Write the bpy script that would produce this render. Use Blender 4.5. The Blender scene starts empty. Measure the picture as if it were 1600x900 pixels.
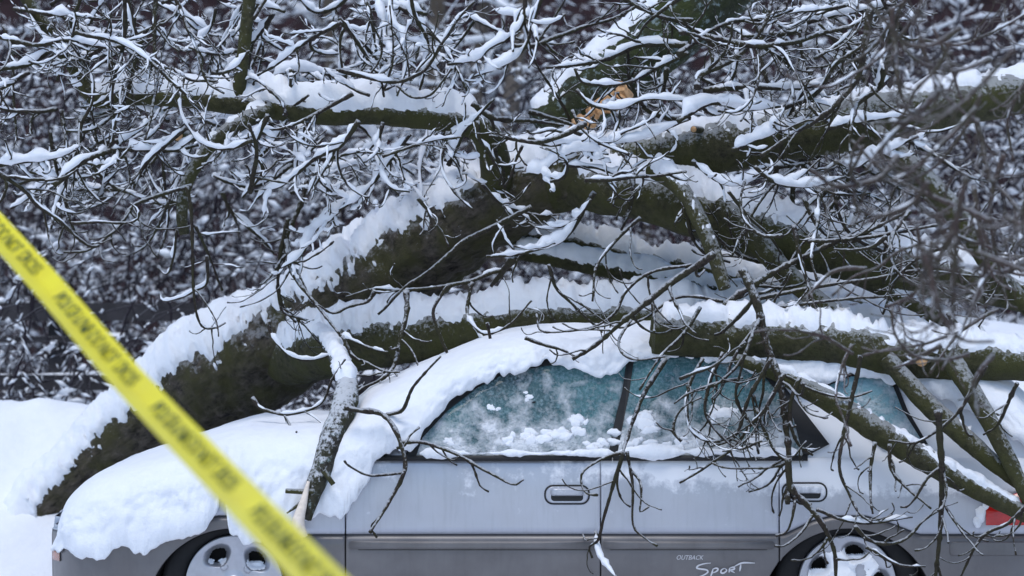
import bpy, math, random
import numpy as np
from mathutils import Vector, Matrix

# ------------------------------------------------------------------ camera, sky, sun, exposure
SC = bpy.context.scene
COL = SC.collection
CAM_D, CAM_Z, PPM = 14.0, 1.535, 381.0          # camera distance from the car side, height, photo pixels per metre there
cam_d = bpy.data.cameras.new('camera')
cam = bpy.data.objects.new('camera', cam_d); COL.objects.link(cam)
cam.location = (0, -CAM_D, CAM_Z); cam.rotation_euler = (math.radians(90), 0, 0)
cam_d.sensor_width = 36.0
cam_d.lens = 36.0 * CAM_D / (1600 / PPM)
cam_d.clip_end = 2000
cam_d.dof.use_dof = True
cam_d.dof.focus_distance = CAM_D + 0.35
cam_d.dof.aperture_fstop = 2.5
SC.camera = cam

w = bpy.data.worlds.new('World'); SC.world = w; w.use_nodes = True
nt = w.node_tree; nt.nodes.clear()
sky = nt.nodes.new('ShaderNodeTexSky'); sky.sky_type = 'NISHITA'; sky.sun_disc = False
SUN_EL, SUN_ROT = 64, 200
sky.sun_elevation = math.radians(SUN_EL); sky.sun_rotation = math.radians(SUN_ROT)
sky.air_density = 1.1; sky.dust_density = 0.8; sky.ozone_density = 3.0
bg = nt.nodes.new('ShaderNodeBackground'); bg.inputs['Strength'].default_value = 0.10
wo = nt.nodes.new('ShaderNodeOutputWorld')
nt.links.new(sky.outputs[0], bg.inputs[0]); nt.links.new(bg.outputs[0], wo.inputs[0])
sun_d = bpy.data.lights.new('sun', 'SUN'); sun_d.energy = 1.05; sun_d.angle = math.radians(28); sun_d.color = (1.0, 0.98, 0.96)
sun = bpy.data.objects.new('sun', sun_d); COL.objects.link(sun)
a, e = math.radians(SUN_ROT), math.radians(SUN_EL)
sd = Vector((math.sin(a) * math.cos(e), math.cos(a) * math.cos(e), math.sin(e)))
sun.rotation_euler = sd.to_track_quat('Z', 'Y').to_euler(); sun.location = sd * 30
SC.view_settings.view_transform = 'Standard'; SC.view_settings.look = 'None'
SC.view_settings.exposure = 0.68; SC.view_settings.gamma = 1.0

# ------------------------------------------------------------------ helpers
rnd = random.Random(7)
UP = np.array([0., 0., 1.])

def P(px, py, Y=0.0):
    s = (CAM_D + Y) / CAM_D / PPM
    return np.array([(px - 800) * s, Y, CAM_Z + (450 - py) * s])

def hash3(ix, iy, iz, seed):
    n = (ix * 374761393 + iy * 668265263 + iz * 2147483647 + seed * 1274126177) & 0xFFFFFFFF
    n = ((n ^ (n >> 13)) * 1274126177) & 0xFFFFFFFF
    n = ((n ^ (n >> 16)) * 2246822519) & 0xFFFFFFFF
    return ((n ^ (n >> 15)) & 0xFFFFFF) / float(0xFFFFFF)

def noise(p, f=1.0, seed=0):
    p = np.asarray(p, float) * f + 1000.0
    i = np.floor(p).astype(np.int64); t = p - i; t = t * t * (3 - 2 * t)
    r = 0
    for dx in (0, 1):
        for dy in (0, 1):
            for dz in (0, 1):
                wgt = (t[..., 0] if dx else 1 - t[..., 0]) * (t[..., 1] if dy else 1 - t[..., 1]) * (t[..., 2] if dz else 1 - t[..., 2])
                r = r + wgt * hash3(i[..., 0] + dx, i[..., 1] + dy, i[..., 2] + dz, seed)
    return r * 2 - 1

def fbm(p, f=1.0, seed=0, o=4):
    s, am, t = 0, 1.0, 0
    for k in range(o):
        s = s + am * noise(p, f * 2 ** k, seed + k); t += am; am *= 0.5
    return s / t

def sstep(a, b, x):
    t = np.clip((x - a) / (b - a), 0, 1); return t * t * (3 - 2 * t)

def interp(x, pts):
    return np.interp(x, [p[0] for p in pts], [p[1] for p in pts])

def smooth_path(ctrl, step):
    """Catmull-Rom through control rows (any columns, first three are xyz), resampled near step metres."""
    c = np.asarray(ctrl, float)
    c = np.vstack([2 * c[0] - c[1], c, 2 * c[-1] - c[-2]])
    out = []
    for i in range(1, len(c) - 2):
        n = max(2, int(np.linalg.norm(c[i + 1, :3] - c[i, :3]) / step) + 1)
        t = np.linspace(0, 1, n, endpoint=False)[:, None]
        out.append(0.5 * (2 * c[i] + (c[i + 1] - c[i - 1]) * t + (2 * c[i - 1] - 5 * c[i] + 4 * c[i + 1] - c[i + 2]) * t ** 2
                          + (3 * c[i] - c[i - 1] - 3 * c[i + 1] + c[i + 2]) * t ** 3))
    out.append(c[-2][None])
    return np.vstack(out)

def frames(pts):
    d = np.gradient(pts, axis=0); d /= np.linalg.norm(d, axis=1)[:, None] + 1e-9
    ref = UP if abs(d[0, 2]) < 0.9 else np.array([1., 0, 0])
    n = np.zeros_like(d)
    v = ref - d[0] * ref.dot(d[0]); n[0] = v / np.linalg.norm(v)
    for i in range(1, len(d)):
        v = n[i - 1] - d[i] * n[i - 1].dot(d[i]); n[i] = v / (np.linalg.norm(v) + 1e-9)
    return d, n, np.cross(d, n)

class MB:
    """collects vertices, faces and material indices of ONE mesh object"""
    def __init__(s): s.v = []; s.f = []; s.m = []; s.n = 0
    def add(s, v, f, m=0):
        s.v.append(np.asarray(v, float)); o = s.n
        f = [tuple(int(i) + o for i in q) for q in f]
        s.f += f; s.m += [m] * len(f); s.n += len(v)
    def grid(s, g, m=0, flip=False, wrap=False, mask=None, mats=None):
        nu, nv = g.shape[:2]; o = s.n
        s.v.append(g.reshape(-1, 3)); s.n += nu * nv
        for i in range(nu - 1):
            for j in range(nv if wrap else nv - 1):
                if mask is not None and not mask[i, j]: continue
                k = (j + 1) % nv
                q = (o + i * nv + j, o + i * nv + k, o + (i + 1) * nv + k, o + (i + 1) * nv + j)
                s.f.append(q[::-1] if flip else q); s.m.append(int(mats[i, j]) if mats is not None else m)
    def tube(s, pts, r, k=6, m=0, cap=True):
        d, n, b = frames(pts); r = np.broadcast_to(np.asarray(r, float), (len(pts),))
        th = np.arange(k) * 2 * math.pi / k
        g = pts[:, None] + r[:, None, None] * (np.cos(th)[None, :, None] * n[:, None] + np.sin(th)[None, :, None] * b[:, None])
        o = s.n; s.grid(g, m, wrap=True)
        if cap:
            s.f.append(tuple(o + j for j in range(k))[::-1]); s.m.append(m)
            s.f.append(tuple(o + (len(pts) - 1) * k + j for j in range(k))); s.m.append(m)
    def box(s, x0, x1, y0, y1, z0, z1, m=0, bev=0):
        v = [(x, y, z) for x in (x0, x1) for y in (y0, y1) for z in (z0, z1)]
        s.add(v, [(0, 1, 3, 2), (4, 6, 7, 5), (0, 4, 5, 1), (2, 3, 7, 6), (0, 2, 6, 4), (1, 5, 7, 3)], m)
    def blob(s, c, r, m=0, nu=7, nv=10, amp=0.25, seed=0):
        u = np.linspace(0, math.pi, nu)[:, None]; v = np.arange(nv)[None] * 2 * math.pi / nv
        d = np.stack([np.sin(u) * np.cos(v), np.sin(u) * np.sin(v), np.cos(u) * np.ones_like(v)], -1)
        q = 1 + amp * noise(d + np.asarray(c) * 7 + seed, 1.7, seed)
        s.grid(np.asarray(c) + d * q[..., None] * np.asarray(r), m, wrap=True, flip=True)
    def build(s, name, mats, parent=None, smooth=True):
        me = bpy.data.meshes.new(name)
        v = np.vstack(s.v)
        me.from_pydata(v.tolist(), [], s.f)
        for mt in (mats if isinstance(mats, (list, tuple)) else [mats]): me.materials.append(mt)
        me.polygons.foreach_set('material_index', s.m)
        if smooth: me.polygons.foreach_set('use_smooth', [True] * len(me.polygons))
        me.update()
        o = bpy.data.objects.new(name, me); COL.objects.link(o)
        if parent is not None: attach(o, parent)
        return o

def attach(o, parent):
    o.parent = parent
    # meshes are written in world coordinates: only a thing's own Empty (top level) carries an offset
    if parent.parent is None: o.matrix_parent_inverse = Matrix.Translation(-parent.location)

def thing(name, loc, label, cat, group=None):
    o = bpy.data.objects.new(name, None); COL.objects.link(o); o.location = loc; o.empty_display_size = 0.1
    tag(o, label, cat, group); return o

def tag(o, label=None, cat=None, group=None, kind=None):
    if label: o['label'] = label
    if cat: o['category'] = cat
    if group: o['group'] = group
    if kind: o['kind'] = kind
    return o

# ------------------------------------------------------------------ materials
class NT:
    def __init__(s, name):
        s.mat = bpy.data.materials.new(name); s.mat.use_nodes = True; s.t = s.mat.node_tree
        s.b = s.t.nodes['Principled BSDF']; s.co = s.t.nodes.new('ShaderNodeTexCoord').outputs['Object']
    def link(s, a, b): s.t.links.new(a, b)
    def noise(s, scale, detail=4, rough=0.55, vec=None):
        n = s.t.nodes.new('ShaderNodeTexNoise'); n.inputs['Scale'].default_value = scale
        n.inputs['Detail'].default_value = detail; n.inputs['Roughness'].default_value = rough
        s.link(vec or s.co, n.inputs['Vector']); return n.outputs['Fac']
    def ramp(s, fac, stops):
        r = s.t.nodes.new('ShaderNodeValToRGB'); el = r.color_ramp.elements
        while len(el) < len(stops): el.new(0.5)
        for q, (p, c) in zip(el, stops):
            q.position = p; q.color = (*c, 1) if len(c) == 3 else c
        s.link(fac, r.inputs[0]); return r.outputs[0]
    def mix(s, fac, a, b):
        m = s.t.nodes.new('ShaderNodeMix'); m.data_type = 'RGBA'
        for sock, val in ((m.inputs[0], fac), (m.inputs[6], a), (m.inputs[7], b)):
            if isinstance(val, (int, float)): sock.default_value = val
            elif isinstance(val, tuple): sock.default_value = (*val, 1)
            else: s.link(val, sock)
        return m.outputs[2]
    def math(s, op, a, b=0.0, clamp=False):
        m = s.t.nodes.new('ShaderNodeMath'); m.operation = op; m.use_clamp = clamp
        for sock, val in ((m.inputs[0], a), (m.inputs[1], b)):
            if isinstance(val, (int, float)): sock.default_value = val
            else: s.link(val, sock)
        return m.outputs[0]
    def sep(s, vec):
        n = s.t.nodes.new('ShaderNodeSeparateXYZ'); s.link(vec, n.inputs[0]); return n.outputs
    def normal(s):
        return s.t.nodes.new('ShaderNodeNewGeometry').outputs['Normal']
    def bump(s, h, strength=0.4, dist=0.01):
        n = s.t.nodes.new('ShaderNodeBump'); n.inputs['Strength'].default_value = strength; n.inputs['Distance'].default_value = dist
        s.link(h, n.inputs['Height']); s.link(n.outputs[0], s.b.inputs['Normal'])
    def set(s, **k):
        for n, v in k.items():
            i = s.b.inputs[{'color': 'Base Color', 'rough': 'Roughness', 'metal': 'Metallic', 'coat': 'Coat Weight', 'spec': 'Specular IOR Level', 'trans': 'Transmission Weight', 'sss': 'Subsurface Weight'}[n]]
            if isinstance(v, (int, float)): i.default_value = v
            elif isinstance(v, tuple): i.default_value = (*v, 1)
            else: s.link(v, i)
        return s

SNOWC = (0.86, 0.88, 0.92)
def m_snow():
    t = NT('snow'); n1 = t.noise(22, 5, 0.6); n2 = t.noise(140, 3, 0.6)
    t.set(color=t.ramp(n1, [(0.3, (0.82, 0.845, 0.895)), (0.65, SNOWC)]), rough=0.75, spec=0.25)
    t.bump(t.math('ADD', n1, t.math('MULTIPLY', n2, 0.35)), 0.5, 0.012); return t.mat
def m_bark(name, dark, light, moss, moss_amt, lichen=0.0, scale=1.0, dust=0.0, grain=False):
    t = NT(name)
    mp = t.t.nodes.new('ShaderNodeMapping'); 
    if grain: mp.vector_type = 'TEXTURE'; mp.inputs['Rotation'].default_value = (0, math.radians(-35), 0); mp.inputs['Scale'].default_value = (2.6, 1, 1)
    t.link(t.co, mp.inputs[0])
    n1 = t.noise(38 * scale, 6, 0.65, mp.outputs[0]); n2 = t.noise(7 * scale, 4, 0.6); n3 = t.noise(120 * scale, 3, 0.6)
    c = t.ramp(n1, [(0.32, dark), (0.68, light)])
    c = t.mix(t.ramp(n2, [(0.5 - moss_amt * 0.3, (0, 0, 0)), (0.62, (1, 1, 1))]), c, moss) if moss_amt else c
    if lichen:
        n4 = t.noise(26 * scale, 5, 0.7)
        c = t.mix(t.ramp(n4, [(0.66 - lichen * 0.16, (0, 0, 0)), (0.74 - lichen * 0.16, (1, 1, 1))]), c, (0.20, 0.25, 0.25))
    if dust:
        nz = t.sep(t.normal())[2]
        f = t.math('MULTIPLY', t.ramp(t.math('ADD', nz, t.math('MULTIPLY', t.math('SUBTRACT', t.noise(60, 4, 0.7), 0.5), 2.2)), [(0.25, (0, 0, 0)), (0.6, (1, 1, 1))]), dust)
        c = t.mix(f, c, (0.8, 0.83, 0.88))
    t.set(color=c, rough=0.85, spec=0.2)
    t.bump(t.math('ADD', n1, t.math('MULTIPLY', n3, 0.4)), 0.9, 0.015); return t.mat
def m_plain(name, color, rough=0.6, metal=0.0, var=0.15, scale=30, **k):
    t = NT(name); n = t.noise(scale, 4)
    lo = tuple(c * (1 - var) for c in color); hi = tuple(min(1, c * (1 + var)) for c in color)
    t.set(color=t.ramp(n, [(0.3, lo), (0.7, hi)]), rough=rough, metal=metal, **k); return t.mat
def m_paint(name, color, frost):
    t = NT(name); n = t.noise(900, 2); d = t.noise(6, 4)
    c = t.ramp(n, [(0.3, tuple(x * 0.93 for x in color)), (0.7, tuple(x * 1.05 for x in color))])
    st = t.t.nodes.new('ShaderNodeMapping'); st.inputs['Scale'].default_value = (1, 1, 0.12); t.link(t.co, st.inputs[0])
    run = t.ramp(t.noise(45, 4, 0.6, st.outputs[0]), [(0.50, (0, 0, 0)), (0.72, (1, 1, 1))])
    c = t.mix(t.math('MULTIPLY', run, 0.22), c, tuple(x * 0.62 for x in color))     # melt-water streaks
    c = t.mix(t.math('MULTIPLY', t.ramp(d, [(0.4, (0, 0, 0)), (0.8, (1, 1, 1))]), 0.25), c, (0.33, 0.32, 0.33))   # road film
    x, y, z = t.sep(t.co)
    f = t.noise(14, 6, 0.7); f2 = t.noise(3.2, 4, 0.6)
    if frost:
        # wind-blown snow stuck on the flank under the windows, thicker towards the tail
        hgt = t.ramp(z, [(0.66, (0, 0, 0)), (0.79, (1, 1, 1))])
        along = t.math('ADD', t.math('MULTIPLY', t.math('ADD', x, -0.2), 0.55, True), 0.10)
        m = t.math('MULTIPLY', hgt, t.math('ADD', along, t.math('MULTIPLY', t.math('SUBTRACT', f2, 0.5), 1.3)))
        m = t.ramp(t.math('ADD', m, t.math('MULTIPLY', t.math('SUBTRACT', f, 0.5), 1.0)), [(0.14, (0, 0, 0)), (0.36, (1, 1, 1))])
        m = t.math('MULTIPLY', m, 0.85)
        c = t.mix(m, c, SNOWC)
        t.set(metal=t.math('MULTIPLY', t.math('SUBTRACT', 1.0, m), 0.55), rough=t.math('ADD', t.math('MULTIPLY', m, 0.45), 0.36))
    else:
        t.set(metal=0.35, rough=t.ramp(d, [(0.3, (0.34, 0.34, 0.34)), (0.7, (0.52, 0.52, 0.52))]))
    t.set(color=c, coat=0.25); t.b.inputs['Coat Roughness'].default_value = 0.25
    return t.mat
def m_glass(name='frosted_glass', c0=(0.022, 0.060, 0.070), c1=(0.07, 0.21, 0.225)):
    t = NT(name)
    n = t.noise(75, 5, 0.65); p = t.noise(12, 7, 0.66); g = t.noise(2.2, 3)
    x, y, z = t.sep(t.co)
    low = t.math('MULTIPLY', t.math('SUBTRACT', 1.11, z), 0.80)                       # more snow stuck low on the panes
    base = t.ramp(g, [(0.35, c0), (0.7, c1)])
    frost = t.ramp(n, [(0.45, (0, 0, 0)), (0.75, (1, 1, 1))])
    c = t.mix(t.math('MULTIPLY', frost, 0.6), base, (0.36, 0.50, 0.56))
    m = t.ramp(t.math('ADD', p, low), [(0.50, (0, 0, 0)), (0.74, (1, 1, 1))])
    c = t.mix(t.math('MULTIPLY', m, 0.85), c, SNOWC)
    t.set(color=c, rough=t.math('ADD', t.math('MULTIPLY', m, 0.5), 0.22), coat=0.3)
    t.bump(t.math('ADD', n, t.math('MULTIPLY', m, 1.4)), 0.9, 0.012); return t.mat
def m_tape():
    t = NT('tape_yellow'); n = t.noise(9, 3)
    t.set(color=t.ramp(n, [(0.3, (0.86, 0.74, 0.004)), (0.7, (0.92, 0.82, 0.006))]), rough=0.3, spec=0.6)
    t.bump(t.noise(35, 3), 0.35, 0.004); return t.mat

M = dict(
    snow=m_snow(),
    bark=m_bark('trunk_bark', (0.008, 0.007, 0.006), (0.125, 0.105, 0.085), (0.062, 0.058, 0.026), 0.45, dust=0.22, grain=True),
    limb=m_bark('limb_bark', (0.012, 0.011, 0.009), (0.080, 0.074, 0.045), (0.060, 0.060, 0.022), 0.7, dust=0.35),
    lichen=m_bark('lichen_bark', (0.014, 0.015, 0.012), (0.06, 0.062, 0.045), (0.045, 0.055, 0.02), 0.5, lichen=0.75),
    twig=m_bark('twig_bark', (0.014, 0.011, 0.009), (0.070, 0.055, 0.045), (0.048, 0.045, 0.024), 0.35, scale=2, dust=0.62),
    fgtwig=m_bark('near_twig_bark', (0.05, 0.036, 0.032), (0.14, 0.10, 0.09), (0.08, 0.07, 0.05), 0.3, scale=2, dust=0.3),
    birch=m_bark('pale_bark', (0.05, 0.04, 0.035), (0.30, 0.26, 0.23), (0.12, 0.10, 0.08), 0.4),
    brush=m_bark('brush_bark', (0.010, 0.007, 0.011), (0.050, 0.036, 0.050), (0.03, 0.022, 0.03), 0.3, scale=2, dust=0.25),
    wood=m_plain('torn_wood', (0.62, 0.36, 0.17), 0.7, 0, 0.35, 60),
    palewood=m_plain('pale_torn_wood', (0.78, 0.68, 0.58), 0.7, 0, 0.12, 60),
    silver=m_paint('silver_paint', (0.47, 0.49, 0.55), True),
    taupe=m_paint('taupe_paint', (0.135, 0.128, 0.13), False),
    black=m_plain('black_rubber', (0.006, 0.006, 0.007), 0.85, 0, 0.3, 40),
    trim=m_plain('black_trim', (0.010, 0.010, 0.011), 0.6, 0, 0.2, 40),
    grey=m_plain('pinstripe_dark', (0.05, 0.05, 0.06), 0.5),
    glass=m_glass(), ice=m_glass('iced_glass', (0.16, 0.34, 0.40), (0.26, 0.46, 0.52)),
    rim=m_plain('alloy', (0.44, 0.45, 0.49), 0.34, 0.6, 0.08, 25),
    red=m_plain('red_lens', (0.50, 0.012, 0.010), 0.2, 0, 0.2, 20, coat=0.6),
    amber=m_plain('amber_lens', (0.35, 0.09, 0.03), 0.25, 0, 0.2, 20, coat=0.5),
    letter=m_plain('silver_decal', (0.55, 0.55, 0.58), 0.5, 0, 0.05),
    tape=m_tape(),
    ink=m_plain('tape_ink', (0.05, 0.08, 0.02), 0.5, 0, 0.3, 90),
    fence=m_plain('weathered_fence', (0.030, 0.027, 0.031), 0.75, 0, 0.4, 18),
    board=m_plain('maroon_board', (0.030, 0.011, 0.013), 0.8, 0, 0.4, 5),
    roof=m_plain('dark_shingle', (0.05, 0.05, 0.055), 0.8),
)

# ------------------------------------------------------------------ ground
def ground_h(x, y):
    p = np.stack([x, y, np.zeros_like(x)], -1)
    left = 0.84 * sstep(1.6, 3.1, y) * (1 - 0.45 * sstep(3.9, 5.0, y))
    right = 1.30 * sstep(1.9, 4.0, y)
    k = sstep(0.1, 1.3, x)
    h = left * (1 - k) + right * k
    return h + 0.10 * fbm(p, 0.9, 3) * sstep(1.5, 2.5, y) + 0.035 * fbm(p, 3.0, 9) + 0.20 * np.abs(fbm(p, 1.7, 13, 3)) * (1 - sstep(-1.3, -0.9, x)) * sstep(1.9, 2.4, y) * (1 - sstep(3.8, 4.6, y)) + 0.5 * sstep(9, 30, y) * fbm(p, 0.05, 5)
def axis(lo, hi, f0, f1, step, far=28):
    return np.unique(np.concatenate([-np.geomspace(1, 1 + f0 - lo, far) + 1 + f0, np.arange(f0, f1, step), np.geomspace(1, 1 + hi - f1, far) - 1 + f1]))
gx, gy = axis(-220, 220, -4.5, 4.5, 0.05), axis(-60, 320, 1.0, 6.5, 0.05)
X, Y = np.meshgrid(gx, gy, indexing='ij')
mb = MB(); mb.grid(np.stack([X, Y, ground_h(X, Y)], -1))
tag(mb.build('ground', M['snow']), 'snow covered ground rising to a bank behind the car', 'ground', kind='structure')

# ------------------------------------------------------------------ building far behind
bd = thing('house', (1, 16, 0), 'dark maroon boarded house wall glimpsed through the trees', 'house')
for i in range(22):
    b = MB(); b.box(-9, 11, 15.96 + (0.012 if i % 2 else 0), 16.2, i * 0.27, i * 0.27 + 0.262); b.build('board', M['board'], bd, smooth=False)
b = MB(); b.box(-9, 11, 16.2, 22, 0, 5.9); b.build('wall', M['board'], bd, smooth=False)
b = MB(); b.add([(-9.6, 15.3, 5.8), (11.6, 15.3, 5.8), (11.6, 19, 8), (-9.6, 19, 8), (-9.6, 22.7, 5.8), (11.6, 22.7, 5.8)], [(0, 1, 2, 3), (3, 2, 5, 4)]); b.build('roof', M['snow'], bd, smooth=False)

# ------------------------------------------------------------------ fence
FY = 5.0
fe = thing('rail_fence', P(88, 700, FY), 'dark weathered rail fence with snow lying on its rails', 'fence')
fs = (CAM_D + FY) / CAM_D / PPM
def rail(x0, x1, py, r, snow):
    p0, p1 = P(x0, py, FY), P(x1, py, FY)
    b = MB(); b.box(p0[0], p1[0], FY - 0.03, FY + 0.03, p0[2] - r, p0[2] + r); rr = b.build('rail', M['fence'], fe, smooth=False)
    if snow:
        n = int((p1[0] - p0[0]) / 0.03); xs = np.linspace(p0[0], p1[0], n)
        c = np.stack([xs, xs * 0 + FY, xs * 0 + p0[2] + r], -1)
        h = snow * np.clip(0.25 + 1.3 * noise(c, 4, 5), 0.02, 1.4)
        b = MB(); th = np.linspace(0, math.pi, 8)
        b.grid(np.stack([np.broadcast_to(c[:, None, 0], (n, 8)), FY - np.cos(th)[None] * 0.035 * np.ones((n, 1)), p0[2] + r - 0.004 + np.sin(th)[None] * h[:, None]], -1))
        b.build('snow', M['snow'], rr)
rail(-200, 700, 487, 0.05, 0); rail(-200, 195, 530, 0.018, 0.03); rail(-200, 760, 597, 0.045, 0.035); rail(-200, 760, 655, 0.05, 0.02)
for px in (-150, 88, 330, 560, 760):
    b = MB(); x = P(px, 0, FY)[0]; b.box(x - 0.05, x + 0.05, FY + 0.031, FY + 0.12, 0.1, P(0, 470, FY)[2]); b.build('post', M['fence'], fe, smooth=False)

# ------------------------------------------------------------------ limb and twig builders
def limb_path(ctrl, step=0.02):
    c = [[*P(x, y, Yd), r * (CAM_D + Yd) / CAM_D / PPM] for x, y, r, Yd in ctrl]
    return smooth_path(c, step)

def make_limb(name, ctrl, parent, mat, snow=0.05, cover=0.15, k=28, lump=0.10, seed=0, step=0.018, capmat=None, wind=(-0.2, -0.1, 1.0), snow_from=0.0, snow_to=1.0, base_snow=0.0, rag=1.0, bare=0.0):
    q = limb_path(ctrl, step); pts, r = q[:, :3], q[:, 3]
    pts = pts + 0.12 * r[:, None] * np.stack([noise(pts, 3, seed), noise(pts, 3, seed + 1), noise(pts, 3, seed + 2)], -1)
    d, n, b = frames(pts); th = np.arange(k) * 2 * math.pi / k
    dirs = np.cos(th)[None, :, None] * n[:, None] + np.sin(th)[None, :, None] * b[:, None]
    surf = pts[:, None] + dirs * r[:, None, None]
    rr = r[:, None] * (1 + lump * fbm(surf, 1.2 / max(0.03, r.max()), seed, 4) + 0.4 * lump * fbm(surf, 30, seed + 8, 2))
    g = pts[:, None] + dirs * rr[..., None]
    mbk = MB(); mbk.grid(g, 0, wrap=True)
    mats = [mat]
    if capmat: mats.append(capmat)
    for end, fl in ((0, True), (len(pts) - 1, False)):
        o = mbk.n; c = pts[end] + d[end] * (-0.25 if end == 0 else 0.25) * r[end] * 0.4
        mid = (g[end] * 0.55 + c * 0.45) + 0.12 * r[end] * noise(g[end] * 3, 30, seed)[:, None] * d[end]
        mbk.grid(np.stack([g[end], mid]), 1 if capmat else 0, wrap=True, flip=fl is False and False)
        mbk.add(np.vstack([mid, c[None]]), [(j, (j + 1) % k, k) for j in range(k)], 1 if capmat else 0)
    o = mbk.build(name, mats, parent)
    if snow > 0:
        ks = max(k, 36); th = np.arange(ks) * 2 * math.pi / ks
        dirs = np.cos(th)[None, :, None] * n[:, None] + np.sin(th)[None, :, None] * b[:, None]
        W = np.array(wind, float); W /= np.linalg.norm(W)
        base = pts[:, None] + dirs * (r[:, None, None])
        rk = r[:, None] * (1 + lump * fbm(base, 1.2 / max(0.03, r.max()), seed, 4))
        u = np.linspace(0, 1, len(pts))
        on = sstep(snow_from - 0.03, snow_from + 0.03, u) * (1 - sstep(snow_to - 0.03, snow_to + 0.03, u))
        hor = np.sqrt(1 - d[:, 2] ** 2)
        m = (dirs @ W) - (0.62 - cover * 1.5) + 0.44 * rag * fbm(base, 8, seed + 3, 3) + 0.20 * rag * noise(base, 30, seed + 5) + 0.20 * noise(base, 80, seed + 11) - bare * sstep(0.42, 0.6, u)[:, None] - (1 - on[:, None]) * 3 - (1 - hor[:, None]) * 0.5 + base_snow * (1 - sstep(0.05, 0.20, u))[:, None]
        f = sstep(0, 0.22, m); t = sstep(0.0, 0.8, m)
        h = snow * (0.45 + 0.55 * hor[:, None]) * np.clip(0.8 + 0.7 * fbm(base, 4.5, seed + 4, 3), 0.15, 2)
        gs = pts[:, None] + dirs * (rk * (0.84 + 0.19 * f) + 0.008 * f + 0.010 * f * noise(base, 28, seed + 6) + 0.006 * f * noise(base, 60, seed + 9))[..., None] + (UP * 0.8 + W * 0.2) * (h * t)[..., None]
        # the cover is closed round the limb; where there is no snow it lies inside the bark
        sb = MB(); sb.grid(gs, 0, wrap=True)
        for end in (0, len(pts) - 1):
            sb.add(np.vstack([gs[end], gs[end].mean(0)[None]]), [(j, (j + 1) % ks, ks) for j in range(ks)])
        sb.build('snow_cover', M['snow'], o)
    return o

def twig_geo(mb, pts, r0, r1, heavy, depth, rg, kids, hook=0.6, bark=0, snow=1, sides=5, klen=1.0):
    n = len(pts); u = np.linspace(0, 1, n); L_ = np.sum(np.linalg.norm(np.diff(pts, axis=0), axis=1))
    r = r0 + (r1 - r0) * u
    r = r * (1 + 0.16 * np.array([rg.uniform(-1, 1) for _ in range(n)])); r[rg.randrange(1, n)::rg.randint(4, 6)] *= 1.35   # nodes
    if r1 < 0.004: r[-1] *= 1.5; r[-2] *= 1.35          # bud
    mb.tube(pts, r, sides, bark)
    # snow lying on the upper side
    d = np.gradient(pts, axis=0); d /= np.linalg.norm(d, axis=1)[:, None] + 1e-9
    hor = np.sqrt(np.clip(1 - d[:, 2] ** 2, 0, 1))
    sdir = UP[None] * 0.85 + np.array([-0.35, -0.25, 0])[None]
    sdir = sdir - d * np.sum(sdir * d, 1)[:, None]; sl = np.linalg.norm(sdir, axis=1)[:, None]; sdir = sdir / (sl + 1e-6)
    ph = rg.uniform(0, 50)
    nz = 0.8 * noise(pts + ph, 9, 3) + 0.7 * noise(pts + ph, 26, 4)
    amt = np.clip((nz + 0.35 + 0.6 * (heavy - 1)) , 0, 1.4) * (0.30 + 0.70 * hor) * heavy
    amt *= np.minimum(1, np.minimum(u * 7, (1 - u) * 5 + 0.15))
    rs = amt * (0.0052 + 0.66 * r) * np.clip(0.55 + (r - 0.002) * 110, 0.55, 1.0)
    run = []
    for i in range(n + 1):
        if i < n and rs[i] > 0.0016: run.append(i)
        else:
            if len(run) >= 3:
                ii = np.array(run); rq = rs[ii].copy(); rq[0] *= 0.4; rq[-1] *= 0.4; rq *= 1 + 0.35 * noise(pts[ii], 60, 6)
                c = pts[ii] + sdir[ii] * (r[ii] * 0.5 + rq * 0.62)[:, None]
                mb.tube(c, rq, 6, snow)
            run = []
    if heavy > 0.85 and L_ > 0.08 and rg.random() < 0.02 * heavy:
        for _ in range(1 + int(heavy * rg.random())):
            i = rg.randrange(1, n - 1); w_ = rg.uniform(0.006, 0.013) * min(1.5, heavy)
            i2 = min(n - 1, i + rg.randint(1, 3)); i1 = max(0, i - rg.randint(1, 3))
            seg = smooth_path([pts[i1], pts[i] + sdir[i] * w_ * 0.5, pts[i2]], 0.012)
            mb.tube(seg + sdir[i] * w_ * 0.35, w_ * np.sin(np.linspace(0.12, math.pi - 0.12, len(seg))) ** 0.6 * (1 + 0.45 * noise(seg, 55, 2)), 7, snow)
    if depth <= 0: return
    L = np.sum(np.linalg.norm(np.diff(pts, axis=0), axis=1))
    nk = max(1, int(L * kids * 1.9 * rg.uniform(0.8, 1.2)))
    for q in range(nk):
        t = rg.uniform(0.12, 0.97); i = min(n - 2, int(t * (n - 1)))
        grow(mb, pts[i], d[i], L * rg.uniform(0.25, 0.55) * (1.1 - 0.5 * t) * klen, max(0.0014, r[i] * 0.55), heavy * 0.92, depth - 1, rg, kids, hook, bark, snow)

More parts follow.
